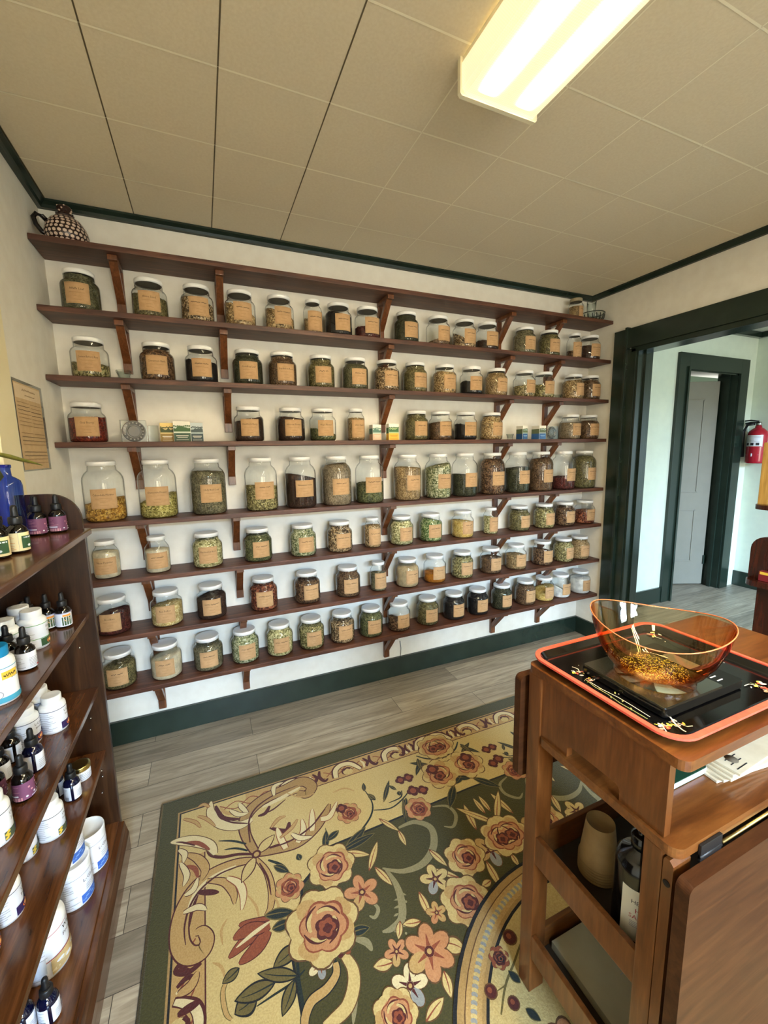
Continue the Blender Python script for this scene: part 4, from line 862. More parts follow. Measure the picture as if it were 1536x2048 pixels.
b=MB(); b.tube([(1.335-K[0],-1.889-K[1],.717-K[2]),(1.80-K[0],-1.889-K[1],.717-K[2])],.0032,mat('aged_brass',lin(140,124,80),.35,1),8); b.build('hinge_rod',ct)
b=MB(); b.prism([(x-K[0],z-K[2]) for x,z in rrect(1.205,.60,1.895,.868,.014)],-1.519-K[1],-1.499-K[1],m_pinel,axis=1); b.build('drop_leaf',ct)
# ---- things stored in the cart
m_cup=noisy('kraft_cup',lin(150,122,78),lin(142,114,72),50,.7,.03)
def cupmesh():
    b=MB(); b.lathe([(.0425,0),(.0443,.001),(.0443,.0032),(.0420,.0048),(.031,.098),(.0305,.098),(.0302,.09),(.004,.0895)],m_cup,36,cap0=False,cap1=True); 
    b.lathe([(.0418,.001),(.0304,.088)],m_cup,36,cap0=False,cap1=False); return b.mesh('paper_cup')
cm=cupmesh()
for k in range(6):
    o=link('paper_cup',cm,None,(1.338,-1.652,.4085+.0068*(k)))
    tag(o,'upturned kraft paper cup '+['at the bottom of the cart stack','second from the bottom of the cart stack','third from the bottom of the cart stack','third from the top of the cart stack','second from the top of the cart stack','topmost of the cart stack'][k],'paper cup','stack of kraft cups in the cart')
hs=thing('sanitizer_bottle','black pump bottle of hand sanitizer on the cart middle tray','bottle',(1.303,-1.771,.4085))
m_blk=mat('black_gloss_plastic',lin(16,15,14),.15)
b=MB(); b.lathe([(.04,0),(.044,.003),(.045,.01),(.045,.16),(.043,.172),(.034,.184),(.018,.193),(.016,.2)],m_blk,36); b.build('bottle_body',hs)
b=MB(); b.lathe([(.018,.198),(.019,.2),(.019,.222),(.012,.226),(.006,.228),(.006,.245),(.013,.247),(.013,.256),(.004,.258)],m_blk,24); b.tube([(0,0,.252),(.03,.01,.253),(.045,.015,.246)],.0055,m_blk,10); b.build('pump',hs)
L=Label(.0455,-.68); m_hs=noisy('sanitizer_label',lin(232,226,206),lin(226,220,200),20,.6,0); L.rect(-.042,.046,.02,.135,m_hs); L.text('HERITAGE',0.004,.108,.0125,m_black,.062); L.text('HAND',0.004,.09,.0145,c_red,.05); L.text('SANITIZER',0.004,.075,.0135,c_red,.062); lines(L,-.025,.034,.052,.066,4,m_grey,5,.0012); L.rect(-.0015,.0095,.0345,.0385,c_red); L.rect(.002,.006,.031,.042,c_red)
for k in range(5): L.ell(.004+.004*(k-2),.124,.0016,.0055-.0008*abs(k-2),m_black,8)
L.build('front_label',hs)
bx=thing('flat_white_box','flat pale cardboard box on the cart bottom tray','box',(1.5,-1.69,.1285))
b=MB(); b.box((-.222,-.112,0),(.222,.108,.022),noisy('pale_card',lin(172,164,136),lin(164,156,128),12,.8,.02),.001); b.build('carton',bx)  # one pale beige card tone over the whole box
b=MB()
for k in range(14): b.box((-.16+.02*(k%7)+.005*k,-.09+.011*k,.0222),(-.15+.02*(k%7)+.005*k,-.0885+.011*k,.0224),m_grey)
b.build('print',bx)
bk=thing('notebook','green-covered book with white page edges inside the cart','book',(1.37,-1.722,.7445))
b=MB(); b.prism(rrect(-.078,-.078,.078,.095,.006),.0015,.0125,mat('page_edges',lin(232,236,246),.7)); b.build('page_block',bk)
m_gc=mat('green_book_cover',lin(24,62,44),.45); b=MB(); b.prism(rrect(-.078,-.078,.078,.096,.008),.0125,.0145,m_gc); b.prism(rrect(-.078,-.078,.078,.096,.008),0,.0015,m_gc); b.build('cover',bk)
m_news=noisy('folded_newsprint',lin(220,208,180),lin(206,192,162),20,.85,.05)
for k in range(5):
    o=thing('folded_paper','folded cream leaflet, %s of the pile inside the cart'%['bottom','second from bottom','middle','second from top','top'][k],'leaflet',(1.56+.004*k,-1.765-.003*(k%3),.7445+.0058*k),math.radians(-7+2.5*k),'leaflets piled in the cart')
    b=MB(); b.box((-.118,-.075,.0),(.118,.075,.0052),m_news,.001); b.build('sheet',o)
    if k==4:
        L=MB()
        for q in range(9): L.box((-.108+.003*q,-.066+.012*(q%5),.0053),(-.09+.004*q,-.064+.012*(q%5),.0055),m_black)
        L.lathe([(.012,.0053),(.012,.0056)],mat('printed_seal',lin(96,84,66),.8),12,(-.085,-.045,0)); L.build('print',o)
# ---- tray, scale and bowl on the cart top
TZ=.908; tr=thing('lacquer_tray','black lacquer tray with coral rim and painted flowers on the cart','tray',(1.445,-1.692,TZ))
m_lac=mat('black_lacquer',lin(10,10,11),.12,coat=.5); m_coral=noisy('coral_rim_paint',lin(232,98,72),lin(224,88,66),90,.55,.1,.001)
hx,hy,cr=.222,.178,.05
def ringpts(d,z,n=8): return [(x,y,z) for x,y in rrect(-hx+d,-hy+d,hx-d,hy-d,max(.01,cr-d),n)]
lev=[(.014,.0015),(.028,.0),(.03,.0032),(.012,.016),(.0085,.0185)]
b=MB(); rings=[ringpts(.024,0.0),ringpts(.002,.014),ringpts(.010,.0165),ringpts(.022,.0045),ringpts(.027,.003)]
n=len(rings[0]); vs=[p for r_ in rings for p in r_]; fs=[[i*n+k,i*n+(k+1)%n,(i+1)*n+(k+1)%n,(i+1)*n+k] for i in range(len(rings)-1) for k in range(n)]+[list(range(n))[::-1],[(len(rings)-1)*n+k for k in range(n)]]
b.add(vs,fs,m_lac,False)
fl={c:mat('tray_paint_'+c,lin(*v),.4) for c,v in dict(red=(214,84,70),pink=(226,170,150),yellow=(222,206,70),white=(236,232,214),green=(150,160,100),olive=(90,98,50)).items()}
def blob(x,y,r,m,sq=.55,a=0,n=8):
    ca,sa=math.cos(a),math.sin(a); b.lift=getattr(b,'lift',.0033)+.00003
    b.add([(x+r*math.cos(2*PI*k/n)*ca-r*sq*math.sin(2*PI*k/n)*sa, y+r*math.cos(2*PI*k/n)*sa+r*sq*math.sin(2*PI*k/n)*ca, b.lift) for k in range(n)],[list(range(n))],m)
def vine(pts,w,m):
    b.lift=getattr(b,'lift',.0033)+.00003
    for (x0,y0),(x1,y1) in zip(pts,pts[1:]):
        L_=math.hypot(x1-x0,y1-y0); nx,ny=-(y1-y0)/L_*w,(x1-x0)/L_*w; b.add([(x0-nx,y0-ny,b.lift),(x1-nx,y1-ny,b.lift),(x1+nx,y1+ny,b.lift),(x0+nx,y0+ny,b.lift)],[[0,1,2,3]],m)
rr=random.Random(3)
def spray(cx,cy,s,a):
    for k in range(9): blob(cx+rr.uniform(-1,1)*s,cy+rr.uniform(-1,1)*s*.7,s*.34,[fl['red'],fl['pink'],fl['yellow'],fl['white'],fl['red']][k%5],.5,rr.uniform(0,3))
    for k in range(6): blob(cx+rr.uniform(-1.3,1.3)*s,cy+rr.uniform(-1,1)*s,s*.22,[fl['green'],fl['white'],fl['yellow']][k%3],.3,rr.uniform(0,3))
    vine([(cx,cy),(cx+s*1.2*math.cos(a),cy+s*1.2*math.sin(a)),(cx+s*1.9*math.cos(a+.4),cy+s*1.9*math.sin(a+.4))],.0009,fl['white'])
def at_tray(px,py): p=on(2,TZ+.004,px,py); return p[0]-1.445,p[1]+1.692
p1=at_tray(1160,1345); p2=at_tray(1178,1360); p3=at_tray(1325,1452); p4=at_tray(1525,1375)
spray(*p1,.014,1.0); spray(p2[0],p2[1],.009,-.5); spray(*p3,.017,-2.2); spray(*at_tray(1355,1447),.012,-1.2); spray(*p4,.018,2.2); spray(.17,.13,.016,4)
vine([at_tray(*q) for q in ((1170,1360),(1190,1376),(1215,1390),(1240,1408),(1268,1424),(1295,1440))],.0011,fl['green']); vine([at_tray(*q) for q in ((1180,1366),(1205,1381),(1235,1396),(1262,1412),(1300,1436))],.0008,fl['white'])
for q in ((1200,1380),(1222,1396),(1245,1404),(1262,1420),(1230,1388)): blob(*at_tray(*q),.0045,fl['green'],.35,.7)
vine([at_tray(*q) for q in ((1340,1436),(1352,1452),(1366,1463),(1372,1466))],.0014,fl['white'])
for k in range(12): blob(rr.uniform(-.19,.19),rr.uniform(-.15,.15),.0012,fl['white'],1)
b.build('tray_body',tr)
b=MB(); o_=ringpts(0,0); i_=ringpts(.0105,0); n=len(o_)
vs=[(x,y,.014) for x,y,_ in o_]+[(x,y,.0185) for x,y,_ in o_]+[(x,y,.0188) for x,y,_ in i_]+[(x,y,.0160) for x,y,_ in i_]
fs=[[j*n+k,j*n+(k+1)%n,((j+1)%4)*n+(k+1)%n,((j+1)%4)*n+k] for j in range(4) for k in range(n)]; b.add(vs,fs,m_coral); b.build('rim',tr)
sz=TZ+.0033; sca=thing('kitchen_scale','flat black digital scale with steel plate on the lacquer tray','scale',(1.418,-1.712,sz))
b=MB(); b.prism(rrect(-.13,-.092,.118,.095,.008),0.003,.019,m_blk); b.prism(rrect(-.12,-.082,.108,.085,.008),0,.003,m_blk); b.build('scale_body',sca)
b=MB(); b.prism(rrect(-.127,-.089,.052,.092,.004),.019,.0215,mat('mirror_steel_plate',lin(190,188,180),.16,1)); b.build('weighing_plate',sca)
b=MB(); b.box((.062,-.02,.0191),(.098,.045,.0195),mat('lcd_glass',lin(120,136,150),.1)); b.build('display',sca)
b=MB()
for k in range(4): b.box((.064,-.034-.013*k,.0191),(.082,-.0315-.013*k,.0194),m_paper)
b.build('button_mark',sca)
bw_=thing('plastic_bowl','wavy-rimmed transparent orange plastic bowl on the scale','bowl',(1.384,-1.716,sz+.0217))
m_or=bpy.data.materials.new('transparent_orange_plastic'); m_or.use_nodes=True; nt=m_or.node_tree; nt.nodes.clear()
o=nd(m_or,'ShaderNodeOutputMaterial'); mixs=nd(m_or,'ShaderNodeMixShader'); tt=nd(m_or,'ShaderNodeBsdfTransparent'); gl=nd(m_or,'ShaderNodeBsdfGlossy'); fr=schlick(m_or,.05); gl.inputs['Roughness'].default_value=.02
lw=nd(m_or,'ShaderNodeLayerWeight'); lw.inputs['Blend'].default_value=.5; r_=ramp(m_or,[(0,(.985,.90,.74)),(.5,(.97,.82,.58)),(.72,(.93,.52,.24)),(.95,(.88,.25,.06))]); lk(m_or,lw.outputs['Facing'],r_.inputs[0]); lk(m_or,r_.outputs[0],tt.inputs['Color'])
lk(m_or,fr,mixs.inputs[0]); lk(m_or,tt.outputs[0],mixs.inputs[1]); lk(m_or,gl.outputs[0],mixs.inputs[2]); lk(m_or,mixs.outputs[0],o.inputs[0])
def wavy(p,r,z,a):
    if z<.012: return p
    w=(z-.012)/.108; d=.012*w*w*math.cos(2*(a-2.2)); return [p[0],p[1],p[2]+d]
outer=[(.072,0),(.074,.003),(.07,.009),(.074,.014),(.088,.03),(.106,.058),(.119,.09),(.1265,.118),(.1275,.1205)]
inner=[(.1255,.1205),(.124,.116),(.1165,.09),(.1035,.06),(.085,.032),(.07,.018),(.066,.0145),(.002,.0145)]
b=MB(); b.lathe(outer+inner,m_or,64,fn=wavy); b.build('bowl_body',bw_)
m_rimo=mat('orange_rim_edge',lin(232,128,78),.12)
b=MB(); rp=[]
for k in range(65):
    a=2*PI*k/64; rp.append(wavy([.1265*math.cos(a),.1265*math.sin(a),.1205],0,.1205,a))
b.tube(rp,.0011,m_rimo,8); b.build('rim_edge',bw_)
bs=MB(); rr=random.Random(8)
for k in range(560):
    a=rr.uniform(0,2*PI); q=.062*math.sqrt(rr.random()); x,y=q*math.cos(a),q*math.sin(a); d=rr.uniform(0,PI); l=rr.uniform(.0008,.0022); bs.box((x-l,y-.0004,.0151),(x+l,y+.0004,.0151+.0006),fl['yellow'] if k%3 else c_beige,0,Matrix.Rotation(d,3,'Z'))
o=bs.build('herb_crumbs',None,(1.384,-1.716,sz+.0217)); tag(o,'thin scatter of golden herb crumbs in the orange bowl','crumbs',None,'stuff')

# ------------------------------------------------------------------ hall things
ex=thing('fire_extinguisher','red fire extinguisher hanging on the hall end wall','fire extinguisher',(5.335,0.0,1.235))
m_red=mat('extinguisher_red',lin(168,24,44),.22)
b=MB(); b.lathe([(.06,0),(.072,.004),(.074,.02),(.074,.26),(.068,.295),(.045,.32),(.026,.332),(.024,.35)],m_red,32); b.build('cylinder',ex)
b=MB(); b.lathe([(.02,.35),(.022,.37),(.014,.385)],m_metal,20); b.box((-.02,-.012,.37),(.02,.012,.385),m_rub,.002); b.tube([(0,.0,.376),(-.01,.06,.382),(-.012,.1,.375)],.008,m_rub,8); b.tube([(0,.0,.39),(-.01,.06,.402),(-.012,.105,.4)],.007,m_rub,8); b.build('valve',ex)
b=MB(); b.tube([(0,.03,.37),(-.02,.08,.36),(-.03,.1,.3),(-.03,.1,.2),(-.02,.095,.06)],.013,m_rub,10); b.build('hose',ex)
L=Label(.0745,-PI/2); L.rect(-.075,.075,.155,.262,m_paper); L.rect(-.07,.07,.155,.16,c_red); lines(L,-.06,.06,.2,.255,5,m_grey,2,.003); 
for k in range(3): L.rect(-.055+.04*k,-.03+.04*k,.168,.192,m_black)
L.poly([(-.055,.08),(0,.066),(.055,.08),(0,.094)],m_paper); L.build('label',ex)
MB().box((.07,-.03,.05),(.095,.03,.3),m_metal,.002).build('wall_bracket',ex)
tag(MB().box((HX-.006,-.10,.97),(HX,-.03,1.09),mat('switch_plate_white',lin(226,230,226),.4),.002).build('switch_plate'),'white switch plate below the fire extinguisher','switch plate')
rk=thing('display_rack','dark mahogany display rack beside the hall opening','rack',(2.94,-1.42,0))
KR=np.array([2.94,-1.42,0])
def rbx(name,a,c,m,bev=.004): b=MB(); b.box(np.array(a)-KR,np.array(c)-KR,m,bev); return b.build(name,rk)
rbx('base',(2.83,-1.60,0),(3.05,-1.235,.775),m_mahog)
def slab(name,z0,z1,x0,x1,y0,y1,r): b=MB(); b.prism([(x-KR[0],y-KR[1]) for x,y in rrect(x0,y0,x1,y1,r,8)],z0,z1,m_mahog); return b.build(name,rk)
RY_=on(0,2.86,1500,1110)[1]
slab('ledge',.775,.80,2.79,3.075,-1.62,-1.19,.05); slab('ledge',1.125,1.145,2.79,3.075,-1.62,-1.195,.05)
b=MB(); b.prism([(-1.60,.80),(RY_,.80),(RY_,.93)]+[(RY_-.06+.06*math.cos(a),.935+.06*math.sin(a)) for a in [k*PI/2/6 for k in range(7)]]+[(-1.60,.995)],2.86,2.878,m_mahog,axis=0); b.v=[tuple(np.array(p)-KR) for p in b.v]; b.build('back_panel',rk)
rbx('back_panel',(3.0,-1.60,.80),(3.02,-1.225,1.125),m_mahog)
rbx('side_panel',(2.84,-1.60,1.145),(3.05,-1.24,1.90),m_mahog)
rbx('lit_edge',(2.82,-1.242,1.145),(2.842,-1.205,1.42),wood('lit_edge_mahogany',lin(150,112,52),lin(186,146,74),lin(206,170,100),(26,26,3),.3))  # lit front edge of the dark panel, its gleam put into the colour
tag(MB().box((-.012,-.04,0),(.012,.02,.045),mat('red_pack',lin(120,30,38),.5),.001).box((-.0125,-.036,.03),(-.012,.016,.042),c_yel).build('tea_packet',None,(2.828,-1.262,.801)),'small red and yellow packet on the dark display rack','packet')
# ------------------------------------------------------------------ rug
RXC,RYC=1.46,-1.832; RX0,RY0=.288,-.512
def pile(name,c1,c2,sc_=220):
    k=(.62,.60,.55) if 'olive' not in name else (.58,.54,.30)
    c1=tuple(a*b for a,b in zip(c1,k)); c2=tuple(a*b for a,b in zip(c2,k))
    m=noisy(name,c1,c2,sc_,.95,.5,.003,3,.1); b=m.node_tree.nodes['Principled BSDF']; b.inputs['Sheen Weight'].default_value=.25; return m
r_green=pile('rug_olive',lin(82,78,44),lin(66,64,36)); r_gr2=pile('rug_border_olive',lin(84,82,47),lin(68,68,38)); r_cream=pile('rug_cream',lin(222,200,138),lin(204,180,118)); r_tan=pile('rug_tan',lin(186,152,96),lin(170,136,82))
r_gold=pile('rug_gold',lin(204,170,110),lin(190,154,94)); r_mar=pile('rug_maroon',lin(92,36,28),lin(78,28,22)); r_rust=pile('rug_rust',lin(156,84,52),lin(140,72,44)); r_dark=pile('rug_black',lin(32,30,28),lin(24,22,22)); r_pale=pile('rug_ivory',lin(236,222,178),lin(226,210,164)); r_navy=pile('rug_teal_black',lin(36,46,40),lin(28,36,32)); r_leaf=pile('rug_leaf',lin(120,106,56),lin(104,92,48)); r_sil=pile('rug_silver',lin(156,148,112),lin(142,134,98)); r_blue=pile('rug_grey_blue',lin(164,166,164),lin(150,154,156)); r_pink=pile('rug_rose',lin(206,150,104),lin(192,134,90)); r_brn=pile('rug_brown',lin(112,78,40),lin(98,66,34))
RZ=.0105; rug=MB(); QUAD=[]; ONCE=[]; layer=[0]
def Rp(u,v):
    p=on(2,RZ,220+u/1.70667,1380+v/1.70667); return Vector((p[0],p[1]))
def rs(u,v): return (Rp(u+4,v)-Rp(u-4,v)).length/8*.5+(Rp(u,v+4)-Rp(u,v-4)).length/8*.5
def qpoly(pts,m): layer[0]+=1; QUAD.append(([tuple(p[:2]) for p in pts],m,layer[0]))
def wpoly(pts,m): qpoly([Vector(p) for p in pts],m)
def smooth_path(P,k=6):
    P=[Vector(p) for p in P]; out=[]
    for i in range(len(P)-1):
        p0,p1,p2,p3=P[max(i-1,0)],P[i],P[i+1],P[min(i+2,len(P)-1)]
        for j in range(k):
            t=j/k; out.append(.5*((2*p1)+(p2-p0)*t+(2*p0-5*p1+4*p2-p3)*t*t+(3*p1-p0-3*p2+p3)*t**3))
    out.append(P[-1]); return out
def strokew(P,w0,w1,m,wm=None):
    """ribbon along world points, width from w0 over wm (middle) to w1"""
    S=smooth_path(P); n=len(S); A=[];B=[]
    for i,p in enumerate(S):
        t=(S[min(i+1,n-1)]-S[max(i-1,0)]); t=t.normalized() if t.length>1e-9 else Vector((1,0)); nn=Vector((-t.y,t.x)); f=i/(n-1)
        w=(w0+(w1-w0)*f) if wm is None else ((w0*(1-f)**2+2*(2*wm-.5*w0-.5*w1)*f*(1-f)+w1*f*f))
        A.append(p+nn*w); B.append(p-nn*w)
    layer[0]+=1
    for i in range(n-1): QUAD.append(([tuple(A[i]),tuple(A[i+1]),tuple(B[i+1]),tuple(B[i])],m,layer[0]))
def stroke(P,w0,w1,m,wm=None,edge=None,ew=.0035):
    P=[Rp(*p) for p in P]
    if edge: strokew(P,w0+ew,w1+ew*.6,edge,None if wm is None else wm+ew)
    strokew(P,w0,w1,m,wm)
def leaf(b,t,w,fill,edge,vein=None):
    B,T=Rp(*b),Rp(*t); d=T-B; n=Vector((-d.y,d.x)).normalized(); Ln=d.length; k=12
    def sh(s,off): 
        pts=[]
        for i in range(k+1):
            f=i/k; pts.append(B+d*(f*(1+off)-off*.5)+n*(w*s*math.sin(PI*f)**.8*(1-.25*f)))
        for i in range(k-1,0,-1):
            f=i/k; pts.append(B+d*(f*(1+off)-off*.5)-n*(w*s*math.sin(PI*f)**.8*(1-.25*f)))
        return pts
    if edge: qpoly(sh(1.28,.1),edge)
    qpoly(sh(1,0),fill)
    if vein: strokew([B,B+d*.5+n*w*.12,B+d*.85],.0022,.0006,vein)
def blobw(c,r,m,lob=0,amp=.12,ph=0,sx=1,sy=1,rot=0):
    n=max(14,lob*6); pts=[]
    for k in range(n):
        a=2*PI*k/n; q=r*(1+amp*abs(math.cos(lob*a/2+ph))-amp*.5) if lob else r; x,y=q*sx*math.cos(a),q*sy*math.sin(a); pts.append(c+Vector((x*math.cos(rot)-y*math.sin(rot),x*math.sin(rot)+y*math.cos(rot))))
    qpoly(pts,m)
def rose(u,v,R,rot=0,pal=None):
    c=Rp(u,v); r=R*rs(u,v); a=rot
    pale,mid,deep=pal or (r_cream,r_pink,r_mar)
    blobw(c,r*1.05,r_brn,7,.22,a); blobw(c,r,pale,7,.22,a); 
    for k in range(7):
        q=a+2*PI*k/7+.22; p=c+Vector((math.cos(q),math.sin(q)))*r*.66; blobw(p,r*.31,r_rust,0,0,0,.95,.95,q+PI/2); p2=c+Vector((math.cos(q),math.sin(q)))*r*.73; blobw(p2,r*.285,pale if k%2 else r_gold,3,.18,q,1.12,.85,q+PI/2)
        p3=c+Vector((math.cos(q),math.sin(q)))*r*.55; blobw(p3,r*.15,mid,0,0,0,1.3,.7,q+PI/2)
    blobw(c+Vector((.04*r,-.05*r)),r*.70,r_rust,6,.18,a+1); blobw(c+Vector((.02*r,-.06*r)),r*.64,mid,6,.18,a+1)
    for k in range(4):
        q=a+PI/2*k; strokew([c+Vector((math.cos(q+f),math.sin(q+f)))*r*(.58-.10*f) for f in (0,.5,1,1.5)],r*.012,r*.03,deep,r*.045)
        strokew([c+Vector((math.cos(q+.4+f),math.sin(q+.4+f)))*r*(.47-.08*f) for f in (0,.5,1,1.3)],r*.02,r*.03,pale,r*.06)
    blobw(c+Vector((.1*r,-.14*r)),r*.33,deep,5,.25,a); blobw(c+Vector((.1*r,-.14*r)),r*.24,r_rust,5,.3,a+.5); blobw(c+Vector((.12*r,-.17*r)),r*.13,deep,4,.3,a)
def flower(u,v,R,rot,c1,c2,c3,n=5):
    c=Rp(u,v); r=R*rs(u,v)
    for ed in (1,0):
        for k in range(n):
            q=rot+2*PI*k/n; p=c+Vector((math.cos(q),math.sin(q)))*r*.58; blobw(p,r*(.43 if ed else .38),r_brn if ed else (c1 if k%5 not in (3,) else c2),0,0,0,1.12,.82,q)
    for k in range(n):
        q=rot+2*PI*k/n; strokew([c+Vector((math.cos(q),math.sin(q)))*r*.2,c+Vector((math.cos(q),math.sin(q)))*r*.62],r*.09,r*.01,c3)
    blobw(c,r*.2,r_mar); blobw(c,r*.1,r_gold)
# cream field, olive medallion ground, border bands: symmetric about the middle
e=.0
GX,GY=RX0,RY0
def band(x0,y0,x1,y1,m): wpoly([(x0,y0),(x1,y0),(x1,y1),(x0,y1)],m)
bx0,by0_=.354,-.588; sx0,sy0=.446,-.682; gx0,gy0=.672,-.957
band(bx0-.006,by0_+.006,RXC,RYC,r_tan); band(bx0,by0_,RXC,RYC,r_dark); band(bx0+.006,by0_-.006,RXC,RYC,r_gold); band(sx0-.004,sy0+.004,RXC,RYC,r_mar); band(sx0,sy0,RXC,RYC,r_cream)
# corner stays cream up to the outline
band(bx0+.006,by0_-.006,.60,-.80,r_cream)
# olive ground with a stepped, scalloped edge
gp=[(RXC,gy0),(.84,gy0-.012),(.80,-1.02),(.74,-1.06),(.72,-1.14),(.672,-1.22),(.668,RYC),(RXC,RYC)]
wpoly([(x-(.007 if i in(1,2,3,4,5,6) else 0),y+(.008 if i<6 else 0)) for i,(x,y) in enumerate(gp)],r_dark); wpoly(gp,r_green)
# scroll border repeats
def motif(cx,cy,dx,dy):
    """arch and leaf repeat; (dx,dy) runs along the border, inward normal is n"""
    d=Vector((dx,dy)); n=Vector((-dy,dx)) if (dx,dy)==(0,1) else Vector((dy,-dx)); c=Vector((cx,cy))
    P=lambda a,b: c+d*a+n*b
    strokew([P(-.062,.034),P(-.052,-.008),P(-.018,-.03),P(.022,-.022),P(.045,.008),P(.056,.032)],.014,.01,r_mar,.016); strokew([P(-.060,.034),P(-.050,-.008),P(-.018,-.028),P(.02,-.02),P(.043,.008),P(.055,.03)],.009,.006,r_pale,.011)
    blobw(P(-.004,.016),.026,r_mar,0,0,0,1,.8); blobw(P(-.001,.02),.022,r_cream,0,0,0,1,.8); strokew([P(-.018,.008),P(0,-.002),P(.014,.006)],.003,.006,r_mar)
    strokew([P(.085,-.028),P(.098,.0),P(.085,.026)],.003,.004,r_mar,.007); strokew([P(.118,-.034),P(.11,.0),P(.125,.03),P(.142,.022)],.004,.003,r_mar,.008); strokew([P(.128,-.03),P(.124,.0),P(.138,.016)],.003,.002,r_gold,.006); strokew([P(.07,-.02),P(.078,.004),P(.072,.028)],.002,.002,r_pale,.005)
for dy in (.018,-.018): strokew([(.50+.06*j,(by0_+sy0)/2+dy*(1 if j%2 else -1)) for j in range(17)],.0022,.0022,r_rust)
for dx in (.018,-.018): strokew([((bx0+sx0)/2+dx*(1 if j%2 else -1),-1.08-.06*j) for j in range(13)],.0022,.0022,r_rust)
for k in range(0,4): motif(.795+.235*k,(by0_+sy0)/2,1,0)
for k in range(0,3): motif((bx0+sx0)/2+.0,-1.27-.235*k,0,1)
# corner acanthus cluster
AC=dict(edge=r_mar,ew=.0045)
stroke([(500,560),(462,490),(465,430),(520,375),(600,338),(655,312),(688,328),(672,356),(640,350)],.010,.012,r_tan,.024,**AC)
stroke([(520,400),(590,365),(650,330)],.004,.002,r_pale,.009)
stroke([(505,430),(530,420),(545,395)],.003,.004,r_mar,.008); stroke([(545,470),(600,480),(612,450)],.003,.004,r_mar,.01)
stroke([(505,560),(560,545),(640,520),(700,470),(735,420),(750,388)],.006,.003,r_tan,.018,**AC)
for a,b,c in (((640,520),(660,480),(655,440)),((690,480),(690,440),(690,405)),((720,440),(750,430),(775,380)),((600,540),(580,500),(570,470))): stroke([a,b,c],.008,.002,r_pale,.010,edge=r_rust,ew=.003)
stroke([(500,560),(440,560),(380,570),(340,560),(330,525)],.004,.004,r_mar,.006)
stroke([(360,560),(340,530),(290,515),(240,515),(207,520)],.006,.002,r_pale,.02,edge=r_brn,ew=.003); stroke([(340,545),(300,522),(250,522)],.003,.002,r_rust,.008)
stroke([(345,380),(345,420),(380,455),(440,462),(485,440)],.003,.008,r_pale,.02,edge=r_brn,ew=.003); stroke([(360,395),(385,435),(440,440)],.004,.004,r_mar,.009); stroke([(375,400),(400,420),(450,418)],.002,.003,r_gold,.007)
stroke([(490,580),(430,590),(360,620),(300,665),(258,730),(238,800),(240,870),(270,905),(315,892),(332,850),(315,822),(292,828)],.008,.008,r_gold,.024,**AC)
stroke([(430,600),(350,640),(290,700),(262,770)],.003,.002,r_pale,.009)
stroke([(300,690),(340,690),(372,690)],.004,.002,r_mar,.010); stroke([(330,650),(390,655),(420,690),(425,730)],.004,.002,r_gold,.012,edge=r_mar,ew=.003); stroke([(400,640),(440,660),(455,700),(450,750)],.004,.002,r_pale,.011,edge=r_rust,ew=.003)
stroke([(260,560),(300,575),(325,610),(310,650)],.003,.003,r_gold,.014,edge=r_mar,ew=.003); stroke([(262,600),(290,610),(300,640)],.003,.002,r_rust,.008)
stroke([(500,575),(535,620),(552,680),(548,740),(530,770)],.004,.003,r_gold,.010,edge=r_mar,ew=.003)
for P_ in ([(478,520),(474,450),(500,400),(560,358),(640,325)],[(530,420),(560,405),(600,372)],[(545,540),(620,512),(690,462),(735,405)],[(440,600),(370,630),(310,680),(272,740),(254,810),(258,870)],[(300,700),(280,760),(268,820)],[(290,530),(250,520),(225,519)],[(470,455),(420,452),(380,440)],[(510,590),(538,640),(550,700)]): stroke(P_,.002,.001,r_mar,.0035)
for a,b,c in (((255,700),(285,680),(300,640)),((250,760),(300,740),(330,750)),((560,360),(560,330),(590,315)),((620,490),(650,505),(690,500)),((470,420),(450,400),(440,385)),((240,590),(262,630),(250,670)),((235,545),(255,560),(250,590)),((410,410),(440,425),(470,420))): stroke([a,b,c],.003,.001,r_pale,.009,edge=r_mar,ew=.0025)
for a,b,c in (((340,400),(320,390),(300,400)),((300,430),(330,440),(360,465)),((250,440),(290,450),(310,470)),((550,470),(575,440),(600,430)),((580,505),(620,470),(640,440))): stroke([a,b,c],.002,.001,r_gold,.006,edge=r_rust,ew=.002)
for P_ in ([(560,700),(575,740),(560,780)],[(470,700),(500,740),(510,790)],[(400,780),(380,820),(385,870)],[(350,930),(380,945),(395,990)],[(600,350),(650,365),(700,352)],[(760,350),(800,335),(835,345)],[(1100,330),(1140,318),(1180,330)]): stroke(P_,.001,.001,r_gold,.004)
flower_c=Rp(500,560)
for (a,b) in (((505,555),(560,495)),((495,570),(450,655))): leaf(a,b,.018,r_cream,r_mar)
blobw(flower_c,.016,r_mar); blobw(flower_c,.009,r_gold)
for P_ in ([(545,790),(505,800),(440,800)],[(545,800),(480,840),(405,915)],[(540,820),(500,880),(440,935)],[(530,810),(470,820),(420,850)]): stroke(P_,.010,.002,r_rust,.018,edge=r_mar,ew=.003)
stroke([(545,790),(490,830),(430,880)],.002,.001,r_pale,.006)
stroke([(405,980),(385,1030),(395,1100),(415,1125)],.003,.002,r_gold,.005,edge=r_leaf,ew=.002); leaf((440,950),(385,1000),.014,r_leaf,r_dark,r_navy)
stroke([(230,935),(270,960),(300,935)],.003,.003,r_mar,.007); stroke([(230,1040),(275,1010),(300,960)],.004,.003,r_gold,.012,edge=r_mar,ew=.003); stroke([(230,1110),(270,1085),(310,1060)],.004,.003,r_mar,.010)
stroke([(370,515),(420,515),(465,525)],.001,.003,r_navy,.004); stroke([(390,545),(430,540),(470,548)],.001,.003,r_navy,.004)
